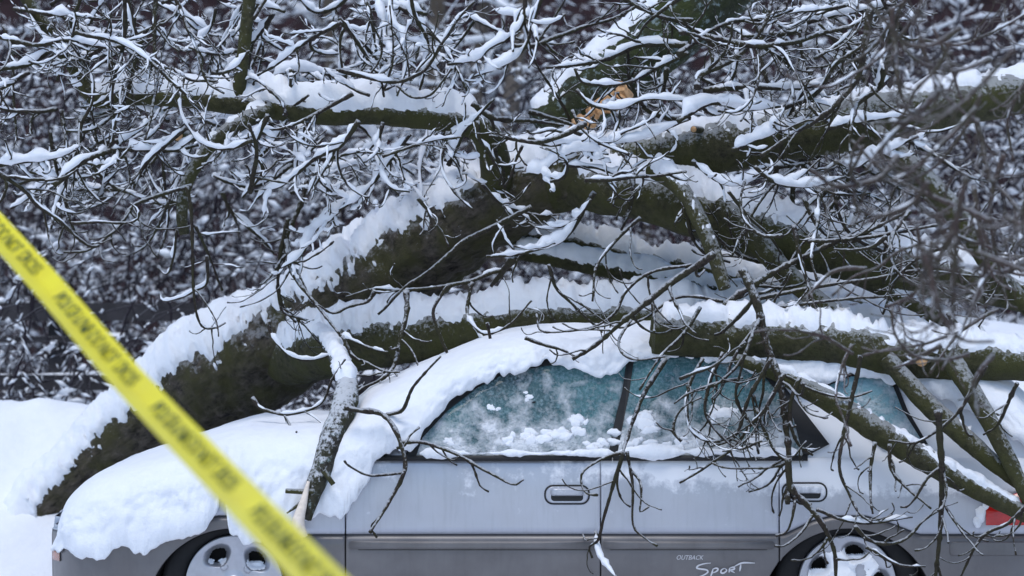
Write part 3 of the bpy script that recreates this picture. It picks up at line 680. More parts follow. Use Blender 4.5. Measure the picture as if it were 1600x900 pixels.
# ------------------------------------------------------------------ the fallen tree
tree = thing('fallen_tree', P(60, 800, 2.4), 'large mossy bare tree fallen across the car, loaded with snow', 'tree')
make_limb('trunk', [(20, 850, 36, 2.5), (75, 788, 41, 2.5), (150, 716, 48, 2.45), (255, 640, 68, 2.35), (365, 576, 82, 2.2), (470, 512, 76, 2.0), (590, 440, 74, 1.8), (690, 368, 74, 1.6), (780, 308, 64, 1.45), (870, 276, 54, 1.3), (930, 262, 46, 1.22)],
          tree, M['bark'], snow=0.085, cover=0.20, k=64, lump=0.2, seed=2, step=0.014, wind=(-0.6, -0.12, 1.0), base_snow=0.7, rag=1.1, bare=0.12)
LIMBS = [
  ([(860, 280, 50, 1.3), (960, 258, 46, 1.2), (1060, 240, 43, 1.1), (1180, 222, 41, 1.0), (1300, 200, 42, 0.95), (1420, 180, 40, 0.95), (1520, 160, 36, 1.0), (1660, 130, 30, 1.1)], 'limb', 0.042, -0.04),
  ([(405, 570, 34, 2.35), (455, 560, 40, 1.95), (520, 545, 46, 1.5), (620, 530, 45, 1.25), (740, 515, 36, 1.1), (850, 500, 33, 1.05), (960, 500, 30, 1.05), (1080, 498, 28, 1.1), (1180, 494, 24, 1.2), (1290, 505, 20, 1.3), (1420, 530, 16, 1.3), (1560, 560, 12, 1.3)], 'limb', 0.10, 0.12),
  ([(1022, 522, 33, 0.10), (1080, 523, 36, 0.12), (1180, 528, 37, 0.14), (1290, 538, 37, 0.14), (1390, 552, 37, 0.12), (1480, 560, 36, 0.1), (1570, 566, 30, 0.1), (1680, 575, 24, 0.1)], 'limb', 0.055, 0.06),
  ([(900, 285, 40, 1.25), (1000, 306, 40, 1.05), (1090, 332, 42, 0.95), (1190, 362, 44, 0.9), (1300, 392, 40, 0.9), (1400, 414, 37, 0.9), (1530, 445, 30, 0.9), (1680, 480, 22, 0.9)], 'limb', 0.075, 0.12),
  ([(1150, -50, 62, 1.7), (1060, 25, 58, 1.65), (985, 92, 52, 1.6), (920, 150, 48, 1.55), (850, 205, 38, 1.5)], 'lichen', 0.03, 0.06),
  ([(780, 290, 26, 1.3), (770, 235, 24, 1.15), (750, 200, 22, 1.05), (690, 185, 20, 1.0), (600, 178, 19, 0.95), (500, 178, 18, 0.9), (400, 165, 18, 0.9), (300, 152, 16, 0.9), (220, 150, 14, 0.9), (150, 150, 16, 0.9), (115, 100, 14, 0.9), (70, 40, 11, 0.85), (30, -20, 9, 0.85)], 'limb', 0.085, 0.20),
  ([(392, -20, 10, 0.85), (384, 50, 10, 0.85), (378, 105, 10, 0.85), (372, 160, 12, 0.9)], 'limb', 0.02, -0.1),
  ([(420, 170, 14, 0.85), (370, 195, 13, 0.75), (325, 232, 11, 0.7), (292, 288, 10, 0.65), (284, 335, 9, 0.6), (288, 366, 8, 0.6)], 'limb', 0.03, 0.0),
  ([(1020, 262, 16, 0.8), (1060, 290, 14, 0.7), (1092, 340, 13, 0.62), (1115, 395, 12, 0.55), (1132, 450, 10, 0.5)], 'limb', 0.030, 0.22),
  ([(720, 385, 10, 1.7), (800, 372, 12, 1.65), (880, 378, 14, 1.6), (960, 396, 15, 1.55), (1050, 412, 15, 1.5), (1160, 440, 15, 1.5), (1300, 470, 14, 1.5), (1450, 500, 12, 1.5)], 'limb', 0.085, 0.15),
  ([(800, 395, 9, 1.5), (870, 405, 13, 1.45), (960, 422, 15, 1.4), (1060, 440, 15, 1.35), (1180, 470, 14, 1.3)], 'limb', 0.04, 0.2),
  ([(1120, 320, 20, 0.85), (1170, 365, 19, 0.8), (1230, 430, 17, 0.75), (1290, 480, 15, 0.7), (1340, 510, 13, 0.6)], 'limb', 0.012, -0.12),
  ([(1250, 390, 16, 0.95), (1310, 418, 15, 0.9), (1380, 450, 14, 0.9), (1470, 495, 12, 0.9), (1580, 560, 10, 0.9)], 'limb', 0.035, 0.15),
  ([(1150, 560, 9, 0.02), (1210, 580, 13, -0.03), (1270, 612, 16, -0.06), (1340, 653, 19, -0.09), (1400, 690, 20, -0.11), (1500, 750, 17, -0.14), (1620, 812, 13, -0.16)], 'limb', 0.016, 0.05),
  ([(1385, 560, 14, 0.0), (1440, 622, 16, -0.05), (1500, 676, 16, -0.08), (1560, 728, 13, -0.1), (1640, 790, 10, -0.1)], 'limb', 0.014, 0.05),
  ([(1485, 560, 17, -0.02), (1530, 630, 15, -0.12), (1572, 710, 13, -0.16), (1610, 790, 10, -0.18)], 'limb', 0.012, -0.05),
  ([(1350, 190, 14, 0.6), (1410, 250, 18, 0.5), (1460, 300, 20, 0.45), (1510, 355, 18, 0.4), (1560, 430, 15, 0.35), (1640, 520, 12, 0.3)], 'limb', 0.018, 0.0),
]
for i, (c, mt, sn, cv) in enumerate(LIMBS):
    make_limb('limb', c, tree, M[mt], snow=sn, cover=cv, k=32 if max(q[2] for q in c) > 25 else 18, wind=(-0.75, -0.1, 0.7) if mt == 'lichen' else (-0.2, -0.1, 1.0), rag=1.0, seed=20 + i * 7, step=0.016 if max(q[2] for q in c) > 25 else 0.013)
# torn wood of the snapped limb
def shard(b, p0, p1, w0, seed, m=0):
    rg = random.Random(seed); p0, p1 = np.array(p0), np.array(p1)
    q = p0 + (p1 - p0) * np.linspace(0, 1, 7)[:, None]; q += 0.006 * np.array([[rg.gauss(0, 1) for _ in range(3)] for _ in range(7)])
    b.tube(q, w0 * np.array([1, 1.05, 0.95, 0.8, 0.55, 0.3, 0.04]), 5, m)
b = MB()
for s_ in range(9):
    rg = random.Random(s_); b0 = P(900 + s_ * 10 + rg.uniform(-6, 6), 190 - s_ * 5 + rg.uniform(-8, 8), 1.18); b1 = P(885 + s_ * 11 + rg.uniform(-10, 26), 212 - s_ * 8 - rg.uniform(0, 36), 1.10)
    shard(b, b0, b1, 0.036, s_)
b.build('torn_wood', M['wood'], tree, smooth=False)
for (x, y, Yd, r) in ((278, 212, 0.62, 10), (1084, 202, 0.9, 6), (1440, 563, 0.0, 12)):   # sawn and snapped stubs
    b = MB(); q = np.array([P(x + 22, y + 2, Yd + 0.2), P(x + 10, y + 1, Yd + 0.08), P(x, y, Yd)]); b.tube(smooth_path(q, 0.01), r / PPM, 12, 0)
    c = P(x, y, Yd); d_ = (q[2] - q[1]) / np.linalg.norm(q[2] - q[1]); b.tube(np.array([c - d_ * 0.002, c + d_ * 0.003]), r * 0.82 / PPM, 12, 1)
    b.build('broken_stub', [M['limb'], M['wood']], tree)

T = tree
BR = [  # (pixels, depth, radius px, snow, side-twig generations, side twigs per metre)
 # crown over the trunk
 ([(118, 50), (189, 67), (236, 98), (270, 128), (300, 158)], 0.3, 4.5, 1.0, 2, 10), ([(270, -10), (290, 40), (310, 90), (325, 130), (350, 147)], 0.35, 4, 0.9, 1, 9),
 ([(243, -10), (242, 80), (245, 130), (238, 170), (226, 220)], 0.3, 4.2, 0.9, 2, 9), ([(196, -10), (195, 60), (178, 130), (178, 205)], 0.4, 4, 1.0, 1, 9),
 ([(200, -5), (212, 50), (232, 90), (268, 110)], 0.6, 4, 1.2, 1, 9), ([(-10, 55), (50, 70), (110, 62), (180, 75), (240, 60)], 0.6, 5, 1.1, 2, 10),
 ([(-10, 110), (50, 98), (120, 52), (200, 55), (260, 30)], 0.9, 5, 1.2, 2, 10), ([(-10, 258), (44, 252), (90, 245), (130, 228)], 0.6, 4.5, 1.8, 1, 8),
 ([(84, 290), (135, 250), (175, 236), (220, 233), (270, 236), (310, 226)], 0.5, 6, 1.3, 2, 9), ([(-10, 262), (37, 297), (57, 320), (94, 347), (135, 384), (155, 384)], 0.1, 5, 0.7, 1, 8),
 ([(111, 350), (152, 347), (209, 347), (216, 330), (203, 318)], 0.3, 3.5, 0.8, 1, 5), ([(300, 290), (250, 305), (209, 322), (189, 350), (162, 374), (135, 391), (98, 394)], 0.4, 4.5, 0.6, 1, 6),
 ([(268, 300), (263, 320), (236, 374), (209, 398)], 0.5, 3.5, 0.6, 1, 6), ([(292, 290), (299, 350), (300, 400), (304, 462), (314, 509), (334, 512), (351, 504)], 0.4, 3.5, 0.7, 1, 4),
 ([(304, 350), (324, 394), (341, 435), (348, 453)], 0.45, 3, 1.2, 1, 5), ([(277, 360), (270, 408), (260, 428), (248, 418)], 0.5, 2.8, 1.4, 0, 1),
 ([(322, 400), (324, 442), (304, 455), (280, 465), (256, 469), (251, 457)], 0.45, 3, 1.5, 0, 1), ([(480, 280), (469, 320), (452, 361), (445, 395), (435, 435), (442, 482), (462, 496), (483, 502)], 0.9, 4.5, 0.8, 2, 6),
 ([(530, 111), (614, 128), (648, 118), (672, 98), (712, 34), (740, 0)], 0.6, 4.5, 0.9, 2, 8), ([(621, 132), (645, 152), (672, 148), (692, 125), (705, 108)], 0.5, 3.2, 0.5, 0, 4),
 ([(530, 28), (557, 67), (591, 118), (600, 150)], 0.7, 4, 1.2, 1, 8), ([(611, -10), (614, 34), (631, 61), (635, 100), (620, 150)], 0.75, 4, 1.6, 1, 7), ([(643, -10), (648, 27), (665, 57), (668, 92), (655, 140)], 0.75, 4, 1.7, 1, 7),
 ([(589, -10), (601, 30), (603, 61), (611, 88), (600, 140)], 0.8, 4, 1.6, 1, 7), ([(739, 162), (773, 184), (834, 189), (880, 196)], 0.9, 5.5, 0.6, 1, 5), ([(827, 175), (868, 186), (911, 202)], 1.0, 5, 0.3, 0, 3),
 ([(803, 71), (834, 71), (868, 57), (908, 44), (962, 28), (1010, 0)], 1.0, 5, 0.4, 1, 5), ([(729, 24), (766, 44), (790, 54), (815, 62)], 0.8, 4, 1.0, 1, 7), ([(822, -10), (817, 34), (797, 57), (766, 74), (746, 91), (699, 101)], 0.7, 4.5, 1.7, 1, 9),
 ([(850, -10), (835, 30), (820, 75), (790, 100), (740, 120)], 0.75, 4, 1.7, 1, 8), ([(746, 189), (749, 219), (766, 243), (780, 270), (787, 292)], 0.6, 4, 1.0, 1, 5), ([(817, 228), (800, 267), (788, 292)], 0.7, 3, 0.8, 0, 4),
 ([(1075, 70), (1002, 71), (952, 91), (901, 101), (854, 105)], 0.7, 5.5, 1.2, 2, 8), ([(1075, 82), (1019, 111), (986, 128), (942, 132), (911, 128), (898, 108)], 0.6, 4.5, 1.1, 1, 6), ([(975, 0), (1019, 20), (1075, 40), (1120, 75)], 0.7, 5, 1.0, 1, 8),
 ([(827, 214), (850, 226), (901, 223), (952, 223), (1009, 216), (1075, 188)], 0.6, 4.5, 1.7, 1, 8), ([(901, 140), (928, 165), (969, 169), (1016, 155), (1080, 158)], 0.6, 4.2, 1.4, 1, 7), ([(817, 273), (850, 267), (868, 250), (905, 234), (950, 240)], 0.6, 4.2, 2.0, 1, 7),
 ([(880, 258), (930, 262), (975, 270), (1010, 250)], 0.65, 3.8, 1.4, 1, 8),
 ([(1060, 84), (1094, 57), (1144, 34), (1195, 30), (1250, 10)], 0.5, 5, 1.0, 2, 8), ([(1088, 140), (1094, 118), (1144, 94), (1175, 64), (1195, 34), (1208, -10)], 0.4, 6, 0.7, 2, 8), ([(1104, 57), (1178, 71), (1229, 67), (1279, 54), (1330, 40), (1364, 20), (1400, 5)], 0.5, 6, 0.9, 2, 9),
 ([(1360, 10), (1350, 78), (1337, 125), (1310, 159), (1276, 186), (1239, 209), (1188, 243)], 0.2, 6.5, 0.4, 2, 6), ([(1262, 34), (1330, 20), (1400, 5)], 0.6, 5, 1.3, 1, 9), ([(1225, 167), (1276, 145), (1303, 105), (1330, 84), (1370, 60)], 0.5, 5, 0.8, 2, 8),
 ([(1290, 200), (1350, 189), (1435, 179)], 0.4, 4.5, 1.6, 1, 6), ([(1144, 236), (1188, 216), (1229, 199), (1270, 186)], 0.5, 4.5, 1.5, 1, 7), ([(1370, 142), (1340, 165), (1330, 202), (1327, 233), (1340, 243)], 0.2, 5, 0.8, 1, 6),
 ([(1303, 253), (1337, 260), (1364, 246), (1397, 233), (1435, 214)], 0.4, 4.5, 1.8, 1, 6), ([(1060, 190), (1111, 162), (1160, 172), (1220, 165)], 0.5, 5, 1.7, 1, 8), ([(1100, 140), (1170, 135), (1240, 138), (1290, 130)], 0.7, 6, 1.4, 1, 8),
 ([(1180, 260), (1210, 285), (1260, 290), (1320, 275)], 0.4, 4, 1.4, 1, 8), ([(1080, 250), (1110, 275), (1150, 290), (1200, 270)], 0.5, 4, 1.5, 1, 7), ([(1400, 20), (1388, 70), (1380, 120), (1372, 140)], 0.5, 8, 1.4, 1, 6),
 # long thin sticks over the right limbs
 ([(1262, 378), (1347, 371), (1397, 364), (1492, 347), (1560, 335)], 0.2, 4.2, 0.4, 1, 4), ([(1175, 469), (1276, 448), (1364, 435), (1431, 425), (1540, 432)], 0.15, 4.5, 0.3, 1, 4), ([(1175, 489), (1262, 475), (1357, 465), (1420, 460)], 0.1, 4, 0.4, 1, 4),
 ([(1120, 486), (1195, 432), (1262, 398), (1313, 374), (1364, 357), (1420, 330)], 0.2, 6, 0.4, 1, 5), ([(1138, 300), (1171, 340), (1202, 367), (1222, 398)], 0.3, 3.5, 0.4, 1, 4), ([(1279, 295), (1279, 344), (1269, 400), (1276, 440)], 0.2, 4, 0.9, 1, 6),
 ([(1420, 330), (1395, 370), (1400, 420), (1440, 450)], 0.1, 4.5, 0.7, 2, 8), ([(1500, 380), (1440, 400), (1400, 440), (1380, 490)], 0.1, 4, 0.8, 2, 8),
 # hanging down in front of the rear of the car
 ([(1160, 420), (1180, 470), (1200, 540), (1222, 610), (1230, 700), (1232, 790)], -0.15, 7.5, 0.35, 1, 5), ([(1225, 585), (1195, 640), (1171, 667), (1144, 701), (1094, 735), (1060, 755)], -0.2, 4, 0.5, 2, 8), ([(1345, 555), (1337, 600), (1327, 644), (1316, 688), (1310, 735), (1327, 775), (1343, 802), (1364, 816)], -0.25, 4, 0.5, 1, 5),
 ([(1367, 690), (1360, 735), (1360, 779), (1364, 802)], -0.2, 3.5, 0.3, 1, 8), ([(1391, 695), (1394, 735), (1424, 769), (1455, 796)], -0.2, 3.5, 0.3, 1, 6), ([(1465, 640), (1472, 735), (1470, 802), (1468, 836), (1461, 905)], -0.3, 6, 0.3, 1, 6),
 ([(1229, 718), (1235, 762), (1262, 789), (1283, 819), (1300, 856), (1306, 910)], -0.25, 6, 0.15, 1, 5), ([(1610, 785), (1576, 816), (1543, 833), (1519, 863), (1500, 905)], -0.3, 4, 0.4, 1, 8), ([(1275, 798), (1320, 812), (1364, 816), (1425, 808)], -0.25, 3.5, 1.3, 1, 6),
 ([(1335, 820), (1355, 840), (1381, 850), (1414, 843), (1441, 816), (1465, 799)], -0.28, 3.6, 0.5, 1, 5), ([(1355, 855), (1400, 880), (1445, 886)], -0.28, 3.4, 1.0, 1, 5), ([(1250, 590), (1235, 640), (1243, 690), (1270, 712)], -0.2, 4, 0.5, 2, 8),
 ([(1205, 560), (1170, 620), (1150, 680), (1110, 700)], -0.2, 3.8, 0.9, 2, 8), ([(1100, 560), (1075, 610), (1080, 670), (1120, 690), (1180, 660)], -0.15, 3.4, 1.2, 1, 6), ([(1130, 550), (1108, 600), (1105, 650), (1150, 700), (1190, 690)], -0.18, 3.6, 0.9, 2, 7),
 ([(1180, 640), (1205, 700), (1230, 720), (1260, 690)], -0.22, 3.4, 1.0, 1, 7), ([(1040, 560), (1016, 600), (996, 640), (979, 688), (975, 705)], -0.15, 5, 0.5, 0, 3), ([(975, 705), (948, 714), (912, 735), (908, 755), (916, 772), (932, 775)], -0.16, 3.2, 0.5, 0, 3),
 ([(976, 704), (960, 750), (945, 800), (935, 840), (920, 853), (925, 870)], -0.17, 3.6, 0.5, 1, 4), ([(975, 705), (964, 750), (970, 780), (985, 793)], -0.16, 2.8, 0.3, 0, 3), ([(978, 704), (988, 760), (989, 820), (1008, 840), (1026, 852)], -0.15, 3, 0.4, 0, 3), ([(984, 735), (1000, 755), (1002, 780), (1000, 800), (1014, 792)], -0.15, 2.6, 0.2, 0, 3),
 ([(930, 830), (938, 870), (965, 905)], -0.17, 3, 1.6, 0, 3), ([(1540, 570), (1500, 640), (1440, 690), (1390, 690)], -0.3, 4, 0.6, 1, 6), ([(1590, 600), (1560, 660), (1535, 680)], -0.3, 3.5, 0.5, 1, 6),
 # over the door and hood
 ([(540, 636), (560, 640), (590, 645), (610, 660), (625, 690), (632, 735), (605, 790), (580, 832)], -0.12, 4.8, 0.15, 0, 3), ([(625, 690), (665, 692), (710, 710), (760, 735), (800, 757), (817, 749)], -0.13, 3.6, 0.1, 1, 3), ([(632, 738), (600, 741), (570, 741), (545, 727), (538, 720)], -0.13, 3, 0.1, 0, 3),
 ([(602, 650), (628, 640), (640, 612), (652, 596), (690, 556)], -0.1, 3.6, 0.1, 0, 3), ([(632, 735), (600, 800), (582, 822), (590, 840)], -0.13, 2.8, 0.1, 0, 3), ([(620, 700), (632, 695), (640, 680), (655, 668)], -0.12, 2.8, 0.1, 0, 3),
 # above the roof
 ([(1115, 395), (1060, 435), (1000, 480), (940, 530), (895, 563)], -0.05, 6.5, 0.6, 1, 5), ([(857, 415), (868, 448), (893, 475), (920, 500), (940, 520)], 0.1, 3.4, 0.2, 1, 5), ([(820, 530), (850, 540), (880, 548), (898, 556)], 0.05, 3.4, 0.4, 1, 5),
 ([(1080, 415), (1020, 425), (980, 455), (960, 490), (920, 512), (850, 520), (838, 492)], 0.05, 3.4, 0.8, 1, 4), ([(1130, 470), (1060, 465), (1000, 500), (960, 512), (900, 470)], 0.05, 3.2, 0.8, 1, 4), ([(702, 445), (677, 483), (682, 510), (697, 546), (719, 583)], 0.5, 4, 0.6, 0, 3),
 ([(800, 420), (768, 426), (733, 441), (667, 451), (626, 455), (582, 451), (540, 464)], 0.8, 4.2, 0.9, 1, 4), ([(830, 325), (760, 360), (719, 382), (687, 412), (653, 436), (631, 451), (590, 490)], 0.8, 5, 0.4, 0, 3), ([(802, 402), (785, 425), (768, 447)], 0.8, 7, 0.3, 0, 2),
 ([(930, 300), (900, 350), (870, 380), (820, 395), (760, 400)], 0.7, 5, 1.4, 1, 6), ([(737, 440), (728, 480), (734, 500), (760, 520), (800, 505), (830, 470)], 0.6, 3.4, 1.3, 1, 4), ([(634, 455), (635, 490), (625, 530), (618, 567), (600, 590), (562, 612), (556, 640)], 0.5, 5, 0.7, 1, 6),
 ([(760, 505), (768, 540), (785, 550), (797, 542)], 0.5, 2.8, 0.8, 0, 3), ([(1000, 340), (960, 380), (930, 420), (925, 470)], 0.4, 3.6, 0.6, 1, 5), ([(1095, 480), (1070, 520), (1030, 560), (1000, 610)], -0.1, 3.8, 0.6, 1, 5), ([(985, 500), (965, 535), (985, 560), (1040, 557)], -0.05, 2.8, 0.2, 0, 3),
 # over the trunk
 ([(450, 340), (435, 411), (438, 458), (450, 489), (463, 504)], 0.9, 4, 0.8, 1, 6), ([(447, 375), (456, 427), (481, 461), (506, 492), (532, 524)], 0.7, 4.5, 0.5, 1, 5), ([(532, 524), (575, 542), (605, 551)], 0.5, 3.8, 1.2, 0, 4), ([(535, 524), (553, 557), (575, 568), (600, 580), (625, 582)], 0.4, 3.5, 0.8, 1, 6),
 ([(585, 452), (575, 470), (547, 478), (520, 490), (497, 477)], 0.7, 3.4, 0.6, 0, 4), ([(419, 500), (422, 520), (450, 554), (484, 562), (522, 554)], 0.6, 3.4, 1.5, 0, 3), ([(395, 620), (410, 640), (450, 648), (500, 632), (520, 590), (540, 560)], 0.3, 3.4, 1.2, 1, 5),
 ([(550, 300), (520, 340), (490, 360), (470, 400), (440, 420)], 0.8, 4, 1.8, 2, 7), ([(640, 210), (600, 260), (570, 300), (530, 330)], 0.8, 4.5, 1.8, 2, 8), ([(600, 190), (590, 240), (610, 290), (640, 300)], 0.7, 4, 1.6, 2, 7), ([(700, 205), (690, 260), (710, 300), (740, 330)], 0.8, 4, 1.4, 1, 7), ([(480, 190), (470, 240), (500, 280), (520, 300)], 0.7, 4.5, 1.6, 2, 9),
 ([(560, 190), (530, 230), (490, 250), (440, 290), (400, 300)], 0.6, 5, 1.5, 2, 9), ([(420, 180), (400, 230), (410, 270), (380, 310)], 0.6, 4.5, 1.4, 2, 8),
]
for px, Yd, r, hv, dep, kids in BR:
    branch(px, Yd, r, T, hv * (1.2 if px[0][1] < 330 and hv > 0.6 else 1.0), dep, kids)
# smaller branches filling the crown
def fill(n, x0, x1, y0, y1, Y0, Y1, rpx, heavy, depth, kids, seed, lenpx=(70, 190), down=0.3, parent=T, mat='twig', name='branch', ang=None):
    rg = random.Random(seed); out = []
    for i in range(n):
        x, y = rg.uniform(x0, x1), rg.uniform(y0, y1); L = rg.uniform(*lenpx); an = rg.uniform(-math.pi, math.pi) if ang is None else math.radians(rg.gauss(*ang))
        px = [(x, y)]; cv = rg.gauss(0, 0.35)
        for k_ in range(4):
            an += cv * 0.6 + rg.gauss(0, 0.18); x += math.cos(an) * L / 4; y += math.sin(an) * L / 4 + down * L / 8 * (1 - k_ * 0.7); px.append((x, y))
        out.append(branch(px, rg.uniform(Y0, Y1), rg.uniform(*rpx), parent, heavy * rg.uniform(0.6, 1.3), depth, kids, name=name, mat=mat))
    return out
fill(56, -20, 420, -10, 320, 0.4, 1.7, (3, 5), 1.5, 2, 9, 5)
fill(38, 400, 780, -20, 320, 0.5, 1.6, (3, 5), 1.6, 2, 9, 6)
fill(44, 860, 1420, -20, 290, 0.3, 1.5, (3, 5.5), 0.95, 2, 9, 8)
fill(16, 1200, 1600, 290, 500, 0.0, 0.8, (3, 4.5), 0.7, 2, 8, 9)
fill(4, 1050, 1300, 570, 700, -0.3, -0.1, (2.6, 3.6), 0.6, 1, 8, 12, lenpx=(60, 130), down=0.6)

# the piece that snapped off and stands in the hood snow
snag = thing('broken_branch', P(470, 830, 0.0), 'frosted broken branch with pale torn end stuck into the hood snow', 'branch')
make_limb('stem', [(500, 520, 11, 1.25), (520, 545, 14, 0.75), (540, 590, 17, 0.3), (538, 630, 20, 0.12), (522, 675, 19, 0.03), (505, 725, 17, -0.03), (488, 770, 14, -0.07), (478, 812, 8, -0.09)], snag, m_bark('frosted_bark', (0.014, 0.013, 0.011), (0.07, 0.065, 0.055), (0.04, 0.042, 0.02), 0.4, lichen=0.5, dust=0.7), snow=0.022, cover=0.2, k=26, seed=77, step=0.01, snow_to=0.62, wind=(-0.1, -0.5, 0.9))
b = MB(); q = smooth_path([P(482, 752, -0.11), P(474, 785, -0.12), P(466, 815, -0.12), P(468, 838, -0.11)], 0.01)
b.tube(q, np.linspace(0.006, 0.034, len(q)), 8); b.build('torn_end', M['palewood'], snag)
for pp in ([(490, 768), (470, 768), (446, 767)], [(478, 780), (462, 792), (448, 802)], [(505, 735), (516, 750), (521, 757)]):
    b = MB(); q = smooth_path([P(x, y, -0.10) for x, y in pp], 0.008); b.tube(q, np.linspace(0.012, 0.010 if pp[0][0] != 478 else 0.003, len(q)), 8); b.build('side_stub', M['limb'], snag)

# ------------------------------------------------------------------ out-of-focus branches close to the camera
near = thing('overhanging_branches', P(1560, -60, -3.0), 'blurred brownish hanging twigs closest to the camera, hiding the fallen crown end', 'branches')
fill(32, 1390, 1640, -40, 420, -4.2, -1.8, (2.6, 5), 0.55, 2, 10, 31, lenpx=(120, 260), down=0.5, parent=near, mat='fgtwig', ang=(95, 40))
fill(12, 1330, 1640, 380, 560, -2.6, -1.0, (2.6, 4), 0.7, 1, 8, 32, lenpx=(80, 200), down=0.0, parent=near, mat='fgtwig', ang=(160, 30))

# ------------------------------------------------------------------ thicket and trunks behind
def pale_tree(px, Yd, r, lean, seed, label):
    t = thing('birch_tree', (P(px, 400, Yd)[0], Yd, 0.3), label, 'tree', 'pale trunks behind the fallen tree')
    s = (CAM_D + Yd) / CAM_D
    make_limb('trunk', [(px - lean, 620, r, Yd), (px - lean * 0.4, 400, r * 0.95, Yd), (px, 200, r * 0.85, Yd), (px + lean, -60, r * 0.7, Yd), (px + lean * 1.5, -300, r * 0.5, Yd)], t, M['birch'], snow=0.02, cover=-0.15, k=14, seed=seed, step=0.06, wind=(-0.9, -0.3, 0.5))
    rg = random.Random(seed); b = MB()
    for k_ in range(15):
        y = rg.uniform(-250, 330); p0 = P(px + lean * (200 - y) / 260, y, Yd)
        grow_pts = [p0]; d = np.array([rg.choice((-1, 1)) * rg.uniform(0.4, 1), rg.uniform(-0.6, 0.3), rg.uniform(0.0, 0.8)])
        for _ in range(9): d = d + np.array([rg.gauss(0, 0.15), rg.gauss(0, 0.15), rg.gauss(-0.06, 0.15)]); grow_pts.append(grow_pts[-1] + d / np.linalg.norm(d) * 0.11)
        twig_geo(b, np.array(grow_pts), 0.012, 0.003, 2.0, 1, rg, 4)
    b.build('crown', [M['brush'], M['snow']], t)
for px, Yd, r, ln, lb in ((680, 8.5, 17, 6, 'pale birch trunk standing behind the snow-topped upper limb'), (742, 8.0, 15, 18, 'leaning pale birch trunk beside a straighter birch'), (795, 7.6, 17, 34, 'strongly leaning birch trunk in front of the maroon wall'), (1400, 9, 12, -12, 'thin pale birch trunk behind the blurred hanging twigs'), (520, 9.5, 12, -8, 'thin pale birch trunk above the snow-heaped long limb'), (1010, 10, 12, 10, 'slim birch trunk half hidden by the lichened snapped limb')):
    pale_tree(px, Yd, r, ln, px, lb)

def thicket(name, n, x0, x1, y0, y1, ztop, seed, label, blobs):
    rg = random.Random(seed); b = MB(); rs = np.random.RandomState(seed)
    octa = np.array([(1, 0, 0), (-1, 0, 0), (0, 1, 0), (0, -1, 0), (0, 0, 1), (0, 0, -1)], float)
    of = np.array([(0, 2, 4), (2, 1, 4), (1, 3, 4), (3, 0, 4), (2, 0, 5), (1, 2, 5), (3, 1, 5), (0, 3, 5)])
    V = []; F = []; MI = []; o = 0
    for i in range(n):
        for _try in range(4):
            x, y = rg.uniform(x0, x1), rg.uniform(y0, y1); z = rg.uniform(0.2, ztop)
            dens = float(noise(np.array([x, y * 0.4, z]), 1.6, seed)) + float(noise(np.array([x, y * 0.4, z]), 4, seed + 3)) * 0.6
            if rg.random() < 0.5 + dens: break
        d = np.array([rg.gauss(0, 0.6), rg.gauss(0, 0.4), rg.gauss(0.25, 0.8)]); p = np.array([x, y, z]); m = 9; st = rg.uniform(0.05, 0.12)
        pts = [p]
        for _ in range(m): d = d + np.array([rg.gauss(0, 0.22), rg.gauss(0, 0.2), rg.gauss(-0.12, 0.2)]); d /= np.linalg.norm(d); pts.append(pts[-1] + d * st)
        pts = np.array(pts); r = np.linspace(rg.uniform(0.004, 0.010), 0.002, m + 1)
        off = np.array([(0, -1, 0.3), (0.87, 0.4, -0.5), (-0.87, 0.4, 0.5)])
        V.append((pts[:, None] + off[None] * r[:, None, None]).reshape(-1, 3))
        q = []
        for k_ in range(m):
            for j in range(3): q.append((o + k_ * 3 + j, o + k_ * 3 + (j + 1) % 3, o + k_ * 3 + 3 + (j + 1) % 3, o + k_ * 3 + 3 + j))
        F += q; MI += [0] * len(q); o += 3 * (m + 1)
        for _ in range(rg.choice((2, 4, blobs + 2, blobs + 5))):
            k_ = rg.randrange(m); t = rg.random(); c = pts[k_] * (1 - t) + pts[k_ + 1] * t; dd = pts[k_ + 1] - pts[k_]
            s = rg.uniform(0.007, 0.023) * (2.0 if rg.random() < 0.10 else 1)
            v = octa * np.array([s, s, s * 0.6]); v += np.outer(octa[:, 0], dd) * rg.uniform(0.1, 0.45)
            V.append(v + c + np.array([0, 0, s * 0.4])); F += [tuple(t_) for t_ in (of + o).tolist()]; MI += [1] * 8; o += 6
    b.v = V; b.f = F; b.m = MI; b.n = o
    ob = b.build(name, [M['brush'], M['snow']]); tag(ob, label, 'thicket', kind='stuff')
thicket('thicket', 7000, -4.6, 4.8, 5.4, 9.5, 2.9, 1, 'dense snow speckled bramble thicket behind the fence', 5)
thicket('undergrowth', 420, -3.4, 0.2, 3.6, 4.9, 1.5, 5, 'frosted stems straggling up in front of the rail fence', 4)
thicket('brushwood', 4200, -6.5, 7.0, 9.5, 14.0, 4.4, 2, 'dark brushwood with patches of snow before the house', 4)

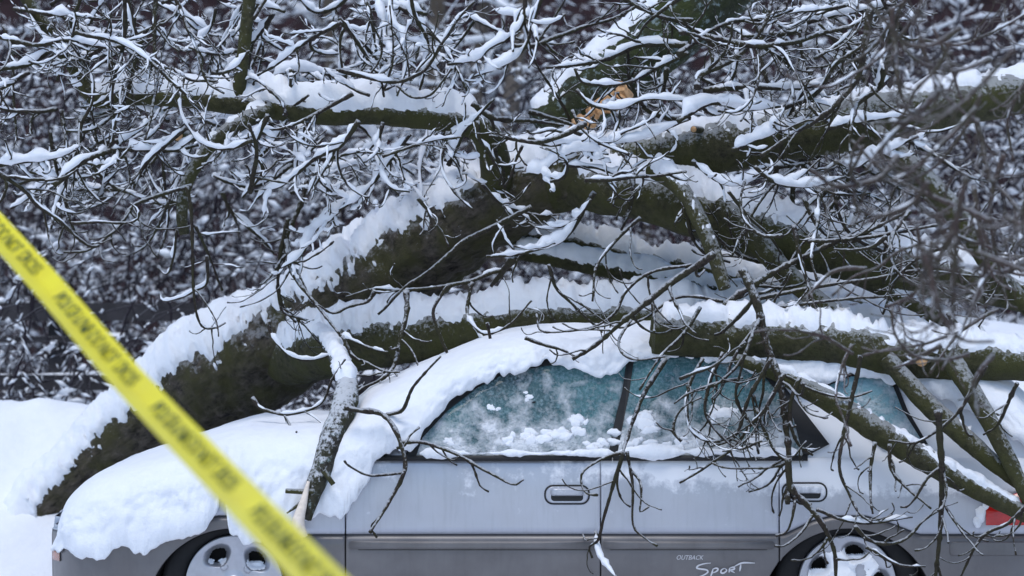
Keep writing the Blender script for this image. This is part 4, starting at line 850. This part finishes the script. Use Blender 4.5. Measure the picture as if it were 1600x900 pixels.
# ------------------------------------------------------------------ warning tape across the view
tp = thing('warning_tape', P(250, 640, -5.5), 'yellow plastic warning tape with dark printing stretched diagonally before the car', 'tape')
def tape_pt(u):
    px = -60 + u * 640; Yd = -3.6 - 4.2 * u
    py = interp(px, [(-60, 300), (0, 366), (79, 452), (132, 516), (204, 600), (348, 750), (492, 900), (590, 1000)])
    return P(px, py, Yd)
TW = 0.088
us = np.linspace(0, 1, 260); ctr = np.array([tape_pt(u) for u in us])
ctr = np.array([np.convolve(np.pad(ctr[:, k_], 20, 'reflect', reflect_type='odd'), np.ones(41) / 41, 'valid') for k_ in range(3)]).T
dl = np.gradient(ctr, axis=0); dl /= np.linalg.norm(dl, axis=1)[:, None]
arc = np.concatenate([[0], np.cumsum(np.linalg.norm(np.diff(ctr, axis=0), axis=1))])
def tape_surf(s, t, lift=0.0):
    """s metres along the tape, t across (-0.5 lower edge .. 0.5 upper edge); the lower half is folded forward and faces up"""
    c = np.stack([np.interp(s, arc, ctr[:, k_]) for k_ in range(3)], -1); d = np.stack([np.interp(s, arc, dl[:, k_]) for k_ in range(3)], -1)
    tocam = np.array(cam.location) - c; tocam /= np.linalg.norm(tocam, axis=-1)[..., None]
    up = np.cross(tocam, d); up /= np.linalg.norm(up, axis=-1)[..., None]; up = np.where(up[..., 2:] < 0, -up, up)
    f = np.cross(d, up); f = np.where(np.sum(f * tocam, -1)[..., None] < 0, -f, f)
    t = np.asarray(t)[..., None]
    fold = np.maximum(0, -t - 0.02)
    return c + up * TW * (t + 0.12 * fold) + f * (TW * 1.25 * fold ** 1.15 + lift + 0.004 * noise(c * 1.0, 4, 3)[..., None])
S_, T_ = np.meshgrid(np.linspace(0, arc[-1], 300), np.linspace(-0.5, 0.5, 15), indexing='ij')
b = MB(); b.grid(tape_surf(S_, T_)); ribbon = b.build('ribbon', M['tape'], tp)
v, f = text_mesh('POLICE LINE DO NOT CROSS', 1.0)
v = v - v.min(0); hgt = v[:, 1].max(); ln = v[:, 0].max()
par_ = list(range(len(v)))
def root_(i):
    while par_[i] != i: i = par_[i]
    return i
for q in f:
    for i in q[1:]: par_[root_(i)] = root_(q[0])
comp = {}
for q in f: comp.setdefault(root_(q[0]), []).append(q)
letters = []
for qs in comp.values():
    vi = sorted({i for q in qs for i in q}); ix = {i: k_ for k_, i in enumerate(vi)}; letters.append((np.array(vi), [tuple(ix[i] for i in q) for q in qs]))
LEN, GAP = 0.86, 0.24
s0 = 0.02
while s0 + LEN < arc[-1]:
    ss = s0 + v[:, 0] / ln * LEN; tt = -0.14 + v[:, 1] / hgt * 0.46
    sv = tape_surf(ss, tt, 0.0025)
    for vi, fi in letters:
        b = MB(); b.add(sv[vi], fi); b.build('printed_letter', M['ink'], ribbon, smooth=False)
    s0 += LEN + GAP
